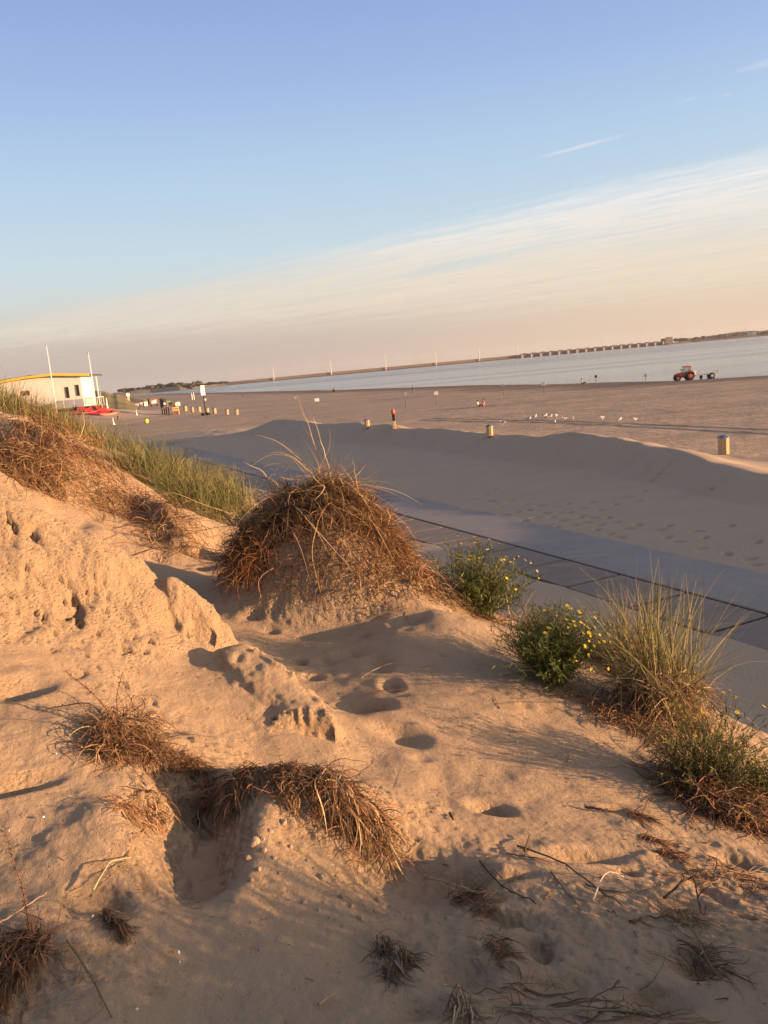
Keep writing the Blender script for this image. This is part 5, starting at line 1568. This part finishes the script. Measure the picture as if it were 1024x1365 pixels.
MB().box((0, 0, 1.9 * s_), (7.0 * s_, 1.4, 3.8 * s_), taper=.8).build('base', M_PINE, t); MB().prism([(-2.0 * s_, 3.8 * s_), (2 * s_, 3.8 * s_), (1.1 * s_, 12 * s_), (-1.1 * s_, 12 * s_)], -.3, .3).build('stand', M_PINE, t)
MB().disc((0, -.1, 14 * s_), (0, 1, 0), 2.6 * s_, .25).build('disc', M_WHITE, t); MB().disc((0, -.3, 14 * s_), (0, 1, 0), .9 * s_, .1).build('emblem', M_PINE, t)
pole(151.5, 566, 150, 557, None, .16, 'short pale post on the sand in front of the green grass belt', 'post', 'post', M_CREAM, ball=False)
pole(182.5, 553.5, 182.3, 545.5, None, .10, 'short pale peg standing in front of the grey table', 'post', 'post', M_CREAM, ball=False)


# ---- tractor and trailer by the water
def wheel(root, c, r, w, rim):
    ty = MB().disc(c, (0, 1, 0), r, w, 24, .16)
    for i in range(18):
        a = 2 * math.pi * i / 18
        ty.box((c[0] + math.cos(a) * (r + .02), c[1], c[2] + math.sin(a) * (r + .02)), (.10, w * .95, .10))
    h = ty.build('wheel', M_BLACK, root, False)
    s = -1 if c[1] < 0 else 1
    MB().disc((c[0], c[1] + s * w * .42, c[2]), (0, 1, 0), r * .58, w * .25, 18).build('rim', rim, h); MB().disc((c[0], c[1] + s * w * .58, c[2]), (0, 1, 0), r * .18, w * .1, 10).build('hub', M_STEEL, h)


p = hit(913.5, 506.8); s_ = 1 / pxm(p)
SCL = 18.6 * s_ / 2.75
t = thing('tractor', 'orange and black tractor facing left at the water edge', 'tractor', p, facing(p, math.radians(14)))
t.scale = (SCL,) * 3
b = MB().prism([(-2.0, .75), (-.35, .70), (-.35, 1.55), (-.6, 1.60), (-1.75, 1.42), (-2.05, 1.25)], -.42, .42); b.build('bonnet', M_ORANGE, t, bevel=.08)
MB().box((-2.06, 0, 1.0), (.06, .6, .45)).build('grille', M_BLACK, t)
for y in (-.27, .27): MB().disc((-2.08, y, 1.22), (1, 0, 0), .08, .06, 10).build('headlight', M_WHITE, t)
MB().box((-.2, 0, .72), (3.0, .5, .35)).build('chassis', M_BLACK, t)
cab = MB()
for (x, y) in ((-.35, -.62), (-.35, .62), (1.0, -.66), (1.0, .66)): cab.tube([(x, y, .95), (x + (.10 if x < 0 else -.03), y * .92, 2.5)], .045, 6)
cab.box((.35, 0, 1.0), (1.4, 1.3, .35)); cab.build('cab_frame', M_ORANGE, t)
MB().prism([(-.45, 2.50), (1.12, 2.50), (1.08, 2.72), (.3, 2.78), (-.38, 2.72)], -.72, .72).build('roof', M_ORANGE, t, bevel=.05)
M_CABG = bpy.data.materials.new('cab_glass'); M_CABG.use_nodes = True
_b = M_CABG.node_tree.nodes['Principled BSDF']; _b.inputs['Base Color'].default_value = (.75, .85, .82, 1); _b.inputs['Roughness'].default_value = .05; _b.inputs['Transmission Weight'].default_value = .92; _b.inputs['IOR'].default_value = 1.05
MB().box((.36, -.60, 1.82), (1.15, .02, 1.25)).box((.36, .60, 1.82), (1.15, .02, 1.25)).box((-.30, 0, 1.82), (.02, 1.1, 1.25)).box((.99, 0, 1.9), (.02, 1.1, 1.1)).build('windscreen', M_CABG, t)
MB().box((.55, 0, 1.25), (.5, .5, .3)).box((.78, 0, 1.6), (.14, .5, .6)).build('seat', M_BLACK, t); MB().tube([(-.15, 0, 1.1), (.02, 0, 1.55)], .03, 6).build('steering_column', M_BLACK, t)
wheel(t, (.75, -.78, .80), .80, .42, M_ORANGE); wheel(t, (.75, .78, .80), .80, .42, M_ORANGE); wheel(t, (-1.55, -.68, .52), .52, .32, M_ORANGE); wheel(t, (-1.55, .68, .52), .52, .32, M_ORANGE)
for y in (-.78, .78):
    pts = [(.75 + .92 * math.cos(a), .80 + .92 * math.sin(a)) for a in np.linspace(.35, 2.6, 9)]; pin = [(.75 + .86 * math.cos(a), .80 + .86 * math.sin(a)) for a in np.linspace(2.6, .35, 9)]
    MB().prism(pts + pin, y - .24, y + .24).build('mudguard', M_ORANGE, t)
MB().tube([(-.75, -.35, 1.5), (-.75, -.35, 2.35)], .05, 8).build('exhaust', M_BLACK, t)
for y in (-.95, .95): MB().tube([(-.3, y * .65, 2.1), (-.55, y, 2.15)], .02, 5).box((-.57, y, 2.0), (.05, .16, .3)).build('mirror', M_BLACK, t)
MB().box((1.75, 0, .62), (.55, .12, .10)).build('hitch', M_BLACK, t)
MB().box((1.62, 0, 1.35), (.55, 1.2, .95)).box((1.3, 0, .95), (.25, .5, .2)).build('rear_box', M_WHITE, t, bevel=.05)
p2 = hit(941, 504.6); 
t2 = thing('boat_trailer', 'low white trailer with black wheels hitched behind the orange tractor', 'trailer', p2, facing(p2, math.radians(14))); t2.scale = (SCL,) * 3
MB().box((.3, -.7, .85), (3.0, .12, .14)).box((.3, .7, .85), (3.0, .12, .14)).box((-1.1, 0, .85), (.12, 1.3, .14)).box((.4, 0, .85), (.12, 1.3, .14)).box((1.75, 0, .85), (.12, 1.3, .14)).build('frame', M_WHITE, t2)
MB().tube([(-1.1, -.6, .85), (-2.8, 0, .72)], .07, 6).tube([(-1.1, .6, .85), (-2.8, 0, .72)], .07, 6).build('drawbar', M_WHITE, t2)
MB().prism([(-1.35, 1.05), (-.1, .98), (.9, 1.0), (2.1, 1.25), (2.15, 1.32), (.9, 1.15), (-.1, 1.2), (-.9, 1.42)], -.5, .5).build('cradle', M_CREAM, t2)
wheel(t2, (.95, -.85, .52), .52, .28, M_WHITE); wheel(t2, (.95, .85, .52), .52, .28, M_WHITE)
MB().disc((-1.0, -.4, .42), (0, 1, 0), .34, .2).build('jockey_wheel', M_BLACK, t2)
MB().tube([(1.9, -.5, .9), (2.3, -.5, 1.5)], .05, 6).build('guide_post', M_ORANGE, t2)

# ---- gulls resting on the beach
M_GULL = mat('gull_white', (.80, .76, .72), .7, noise=.05, nscale=10); M_GULLG = mat('gull_grey', (.30, .31, .33), .7)
def gull():
    t = thing('gull', 'x', 'gull')
    b = MB().ball((0, 0, .27), (.26, .11, .11), 12, 8).ball((-.22, 0, .40), (.075, .065, .065), 10, 8).tube([(-.14, 0, .30), (-.21, 0, .39)], [.075, .055], 8).tube([(.15, 0, .28), (.40, 0, .27)], [.08, .02], 8)
    b.build('body', M_GULL, t, True)
    MB().ball((.05, .085, .30), (.24, .04, .085), 10, 6).ball((.05, -.085, .30), (.24, .04, .085), 10, 6).build('wings', M_GULLG, t, True)
    MB().tube([(-.28, 0, .395), (-.37, 0, .38)], [.022, .008], 6).build('beak', M_YELLOW, t)
    for y in (-.04, .04): MB().tube([(0, y, .18), (0, y, .0)], .012, 5).build('leg', M_PINK, t)
    return t
GU = gull(); gi = 0
for (px, py) in [(698, 555), (705, 560.5), (713, 558), (727.5, 559.5), (726, 557), (742, 556.5), (740, 565), (752, 560.5), (764, 560.5), (803, 560), (670, 566.5), (825, 562.5), (847, 562), (735, 557.5)]:
    o = GU if gi == 0 else copy_tree(GU)
    p = hit(px, py); o.location = p.tolist(); o.rotation_euler = (0, 0, float(RG.uniform(0, 6.28))); f_ = float(RG.uniform(.72, .95)); o.scale = (f_,) * 3
    tag(o, 'white gull resting on the beach beside the wheel tracks', 'gull', 'gulls resting by the wheel tracks'); gi += 1


# ------------------------------------------------------------------ the far side of the water
M_DAM = mat('dam_stone', (.115, .10, .092), .95, noise=.15, nscale=.02)
M_DAMF = mat('dam_foot', (.045, .04, .038), .95)
M_GATE = mat('sluice_gate', (.085, .07, .065), .9, noise=.2, nscale=.1)
M_PIER = mat('sluice_pier', (.30, .26, .24), .85)
M_TREES = mat('far_trees', (.045, .055, .03), .95, noise=.4, nscale=.03)
M_MARRAMHILL = mat('dune_scrub', (.17, .15, .07), .95, noise=.35, nscale=.12, bump=.8, bscale=.4)
M_FARLAND = mat('far_land', (.105, .09, .07), .95, noise=.2, nscale=.02)


def far(px, D):
    d = ray(px, 491 - .0915 * (px - 512)); d = d / d[1]
    return np.array([d[0] * D, D, 0.0])


dA, dB = far(150, 2050.0), far(700, 2350.0)
ax = dB - dA; L_ = np.linalg.norm(ax); ang_ = math.atan2(ax[1], ax[0])
dam = thing('dam', 'long low stone dam across the water with a dark foot and a pale top', 'dam', dA, ang_)
MB().prism([(0, 0), (L_, 0), (L_, 8.6), (L_ * .5, 8.6), (L_ * .12, 7.0), (0, 5)], 12, 40).build('embankment', M_DAM, dam)
MB().prism([(0, -1), (L_, -1), (L_, 2.6), (0, 1.6)], 4, 11.98).build('foot', M_DAMF, dam)
MB().box((L_ * .56, 26, 9.2), (L_ * .88, .4, 1.1)).build('crash_barrier', M_PIER, dam)
# sluice: piers and gates in a row
eA, eB = far(694, 2350.0), far(893, 2500.0); ex = eB - eA; LL = np.linalg.norm(ex)
sl = thing('sluice', 'row of sluice gates with pale piers at the right end of the dam', 'sluice', eA, math.atan2(ex[1], ex[0]))
NG = 17; step_ = LL / NG
for i in range(NG):
    MB().prism([(i * step_ + 4, -1), ((i + 1) * step_ - 3, -1), ((i + 1) * step_ - 3, 10.5), (i * step_ + step_ * .55, 12.5), (i * step_ + 4, 9.0)], 0, 18).build('gate', M_GATE, sl)
    MB().box((i * step_ + .5, 4, 4.6), (4.0, 26, 10.0)).build('pier', M_PIER, sl)
MB().box((LL / 2, 24, 8.2), (LL, 9, 2.0)).build('road_deck', M_DAM, sl)
MB().box((LL - 6, 6, 9), (26, 22, 19)).box((LL + 2, 6, 19.6), (14, 14, 4)).build('control_building', M_GATE, sl)
M_MAST = mat('mast_paint', (.55, .50, .46), .5)
# masts on the dam
for (px, top) in ((366, 490), (443, 482.5), (516, 473), (583, 468.5), (641, 463), (692, 459)):
    u = (px - 150) / 550.0
    b = dA + ax * u
    for _ in range(4):                    # slide along the dam until it stands under its pixel
        w_ = (b - np.array([0, 0, EYE])) @ _f; cx = 512 + FOC * ((b - np.array([0, 0, EYE])) @ CR) / w_
        b = b + (ax / L_) * (px - cx) / FOC * w_
    bot = 682.5 - FOC * ((b - np.array([0, 0, EYE])) @ CU) / w_
    H_ = (bot - top) * w_ / FOC
    o = thing('dam_mast', 'white mast with a cross arm standing on the dam', 'mast', (b[0], b[1], 0), ang_, 'white masts along the dam')
    MB().tube([(0, 8, 0), (0, 8, H_ * .5), (0, 8, H_)], [1.5, .9, .5], 8).build('pole', M_MAST, o)
    MB().box((0, 8, H_ - 1), (12, 1.2, 1.0)).box((0, 8, H_ + 1.5), (4, 1, 3)).build('cross_arm', M_GREYP, o)


def ridge(name, pxs, D, base, m, depth=60, seed=0, amp=2.0, n=160, kind='structure', freq=.02):
    """a long low hill: (px, height in m) along the skyline at distance D, rounded front and back"""
    xs = np.linspace(pxs[0][0], pxs[-1][0], n); hs = np.interp(xs, [p[0] for p in pxs], [p[1] for p in pxs]); Ds = np.interp(xs, [p[0] for p in pxs], [p[2] if len(p) > 2 else D for p in pxs])
    P = np.array([far(x, d) for x, d in zip(xs, Ds)])
    hs = np.maximum(hs + amp * fbm(P[:, 0] * freq, P[:, 1] * freq, None, 4, seed), .3)
    rows = [(-1, -1.5), (-.8, .25), (-.45, .75), (-.1, .98), (.2, 1), (.6, .7), (1, -1.5)]
    V = []
    for (o_, h_) in rows:
        Q = P.copy(); dirs = P[:, :2] / np.linalg.norm(P[:, :2], axis=1, keepdims=True)
        Q[:, :2] += dirs * o_ * depth; Q[:, 2] = base + np.where(h_ < 0, h_, hs * h_)
        V.append(Q)
    V = np.concatenate(V); i = np.arange(len(rows) - 1)[:, None] * n + np.arange(n - 1)[None, :]
    F = np.stack([i, i + 1, i + n + 1, i + n], 2).reshape(-1, 4)
    return tag(npmesh(name, V, F, m), kind=kind)


ridge('hills', [(890, 6, 2500), (920, 9), (960, 16), (985, 18), (1030, 16), (1120, 20), (1300, 16)], 2600, 0, M_FARLAND, 90, 5, 3.0, freq=.01)
ridge('far_shore', [(150, 6, 1500), (200, 8), (240, 9), (300, 7, 2000), (345, 4, 2050)], 1650, 0, M_FARLAND, 60, 7, 1.0)
ridge('dune_hill', [(50, 6.5), (100, 7.6), (122, 7.8), (142, 7.2), (156, 6.0), (166, 4.2), (176, 1.8), (182, .4)], 330, .2, M_MARRAMHILL, 60, 8, .8, n=260, freq=.11)
ridge('dune_hill', [(150, 1.5), (165, 3.0), (178, 3.0), (190, 2.2), (200, 1.2), (208, .3)], 420, .2, M_MARRAMHILL, 50, 9, .6, n=220, freq=.11)


def treeline(name, pxs, D, label, seed):
    """far wood that reads as one dark mass: many leafy lumps"""
    r = np.random.default_rng(seed); b = MB()
    for (px, h, w) in pxs:
        c = far(px, D)
        for j in range(5):
            q = h * r.uniform(.3, .6)
            b.ball((c[0] + r.normal(0, w * .4), c[1] + r.normal(0, 10), 6 + h * r.uniform(.25, .65)), (w * r.uniform(.35, .7), w * .5, q), 8, 6)
    o = b.build(name, M_TREES, None, True); tag(o, kind='stuff'); o['label'] = label
    return o


rr_ = np.random.default_rng(4)
treeline('far_woods', [(px, (3.2 + 4 * rr_.uniform()) * (1.3 if 200 < px < 245 else 1), 11) for px in np.arange(166, 252, 2.2)] + [(262, 10, 9), (265, 8, 8)] + [(px, 2 + 2 * rr_.uniform(), 12) for px in np.arange(254, 300, 4)], 1660, 'dark far wood on the low shore left of the dam', 3)
treeline('far_woods', [(px, 5 + 5 * rr_.uniform(), 18) for px in list(np.arange(905, 930, 4)) + list(np.arange(955, 1040, 5))], 2560, 'dark shrubs on the low land right of the sluice', 6)
for (px, lab) in [(999, 'white flat building on the far shore, left of a pair'), (1006, 'white flat building on the far shore, right of a pair')]:
    c = far(px, 2440); o = thing('shore_building', lab, 'building', (c[0], c[1], 0), facing(c))
    MB().box((0, 0, 9), (11, 10, 8)).build('wall', M_WHITE, o); MB().box((0, 0, 13.5), (12.5, 11.5, 1)).build('roof', M_WHITE, o); MB().box((0, -5.05, 8), (8, .2, 2)).build('window', M_DARK, o)


# ------------------------------------------------------------------ evening haze over the water
M_HAZE = bpy.data.materials.new('haze_air'); M_HAZE.use_nodes = True
_nt = M_HAZE.node_tree; _nt.nodes.clear()
_o = _nt.nodes.new('ShaderNodeOutputMaterial'); _v = _nt.nodes.new('ShaderNodeVolumePrincipled')
_v.inputs['Color'].default_value = (.92, .90, .92, 1); _v.inputs['Density'].default_value = .00005; _v.inputs['Anisotropy'].default_value = .2
_nt.links.new(_v.outputs[0], _o.inputs['Volume'])
tag(MB().box((0, 1400, 22), (9000, 5200, 50)).build('haze', M_HAZE), kind='stuff')

# ------------------------------------------------------------------ finish
cam = bpy.data.cameras.new('camera'); co = bpy.data.objects.new('camera', cam); link(co)
cam.sensor_fit = 'VERTICAL'; cam.sensor_height = 36.0; cam.sensor_width = 27.0; cam.lens = FOC / 1365 * 36.0
cam.clip_start = .05; cam.clip_end = 30000
from mathutils import Matrix
back = -_f
co.matrix_world = Matrix(((CR[0], CU[0], back[0], 0), (CR[1], CU[1], back[1], 0), (CR[2], CU[2], back[2], EYE), (0, 0, 0, 1)))
SC.camera = co
SC.view_settings.view_transform = 'Standard'; SC.view_settings.look = 'None'; SC.view_settings.gamma = 1.0; SC.view_settings.exposure = EXPOSURE
SC.render.engine = 'CYCLES'
SC.cycles.max_bounces = 6; SC.cycles.diffuse_bounces = 3; SC.cycles.transparent_max_bounces = 4
SC.cycles.use_denoising = True
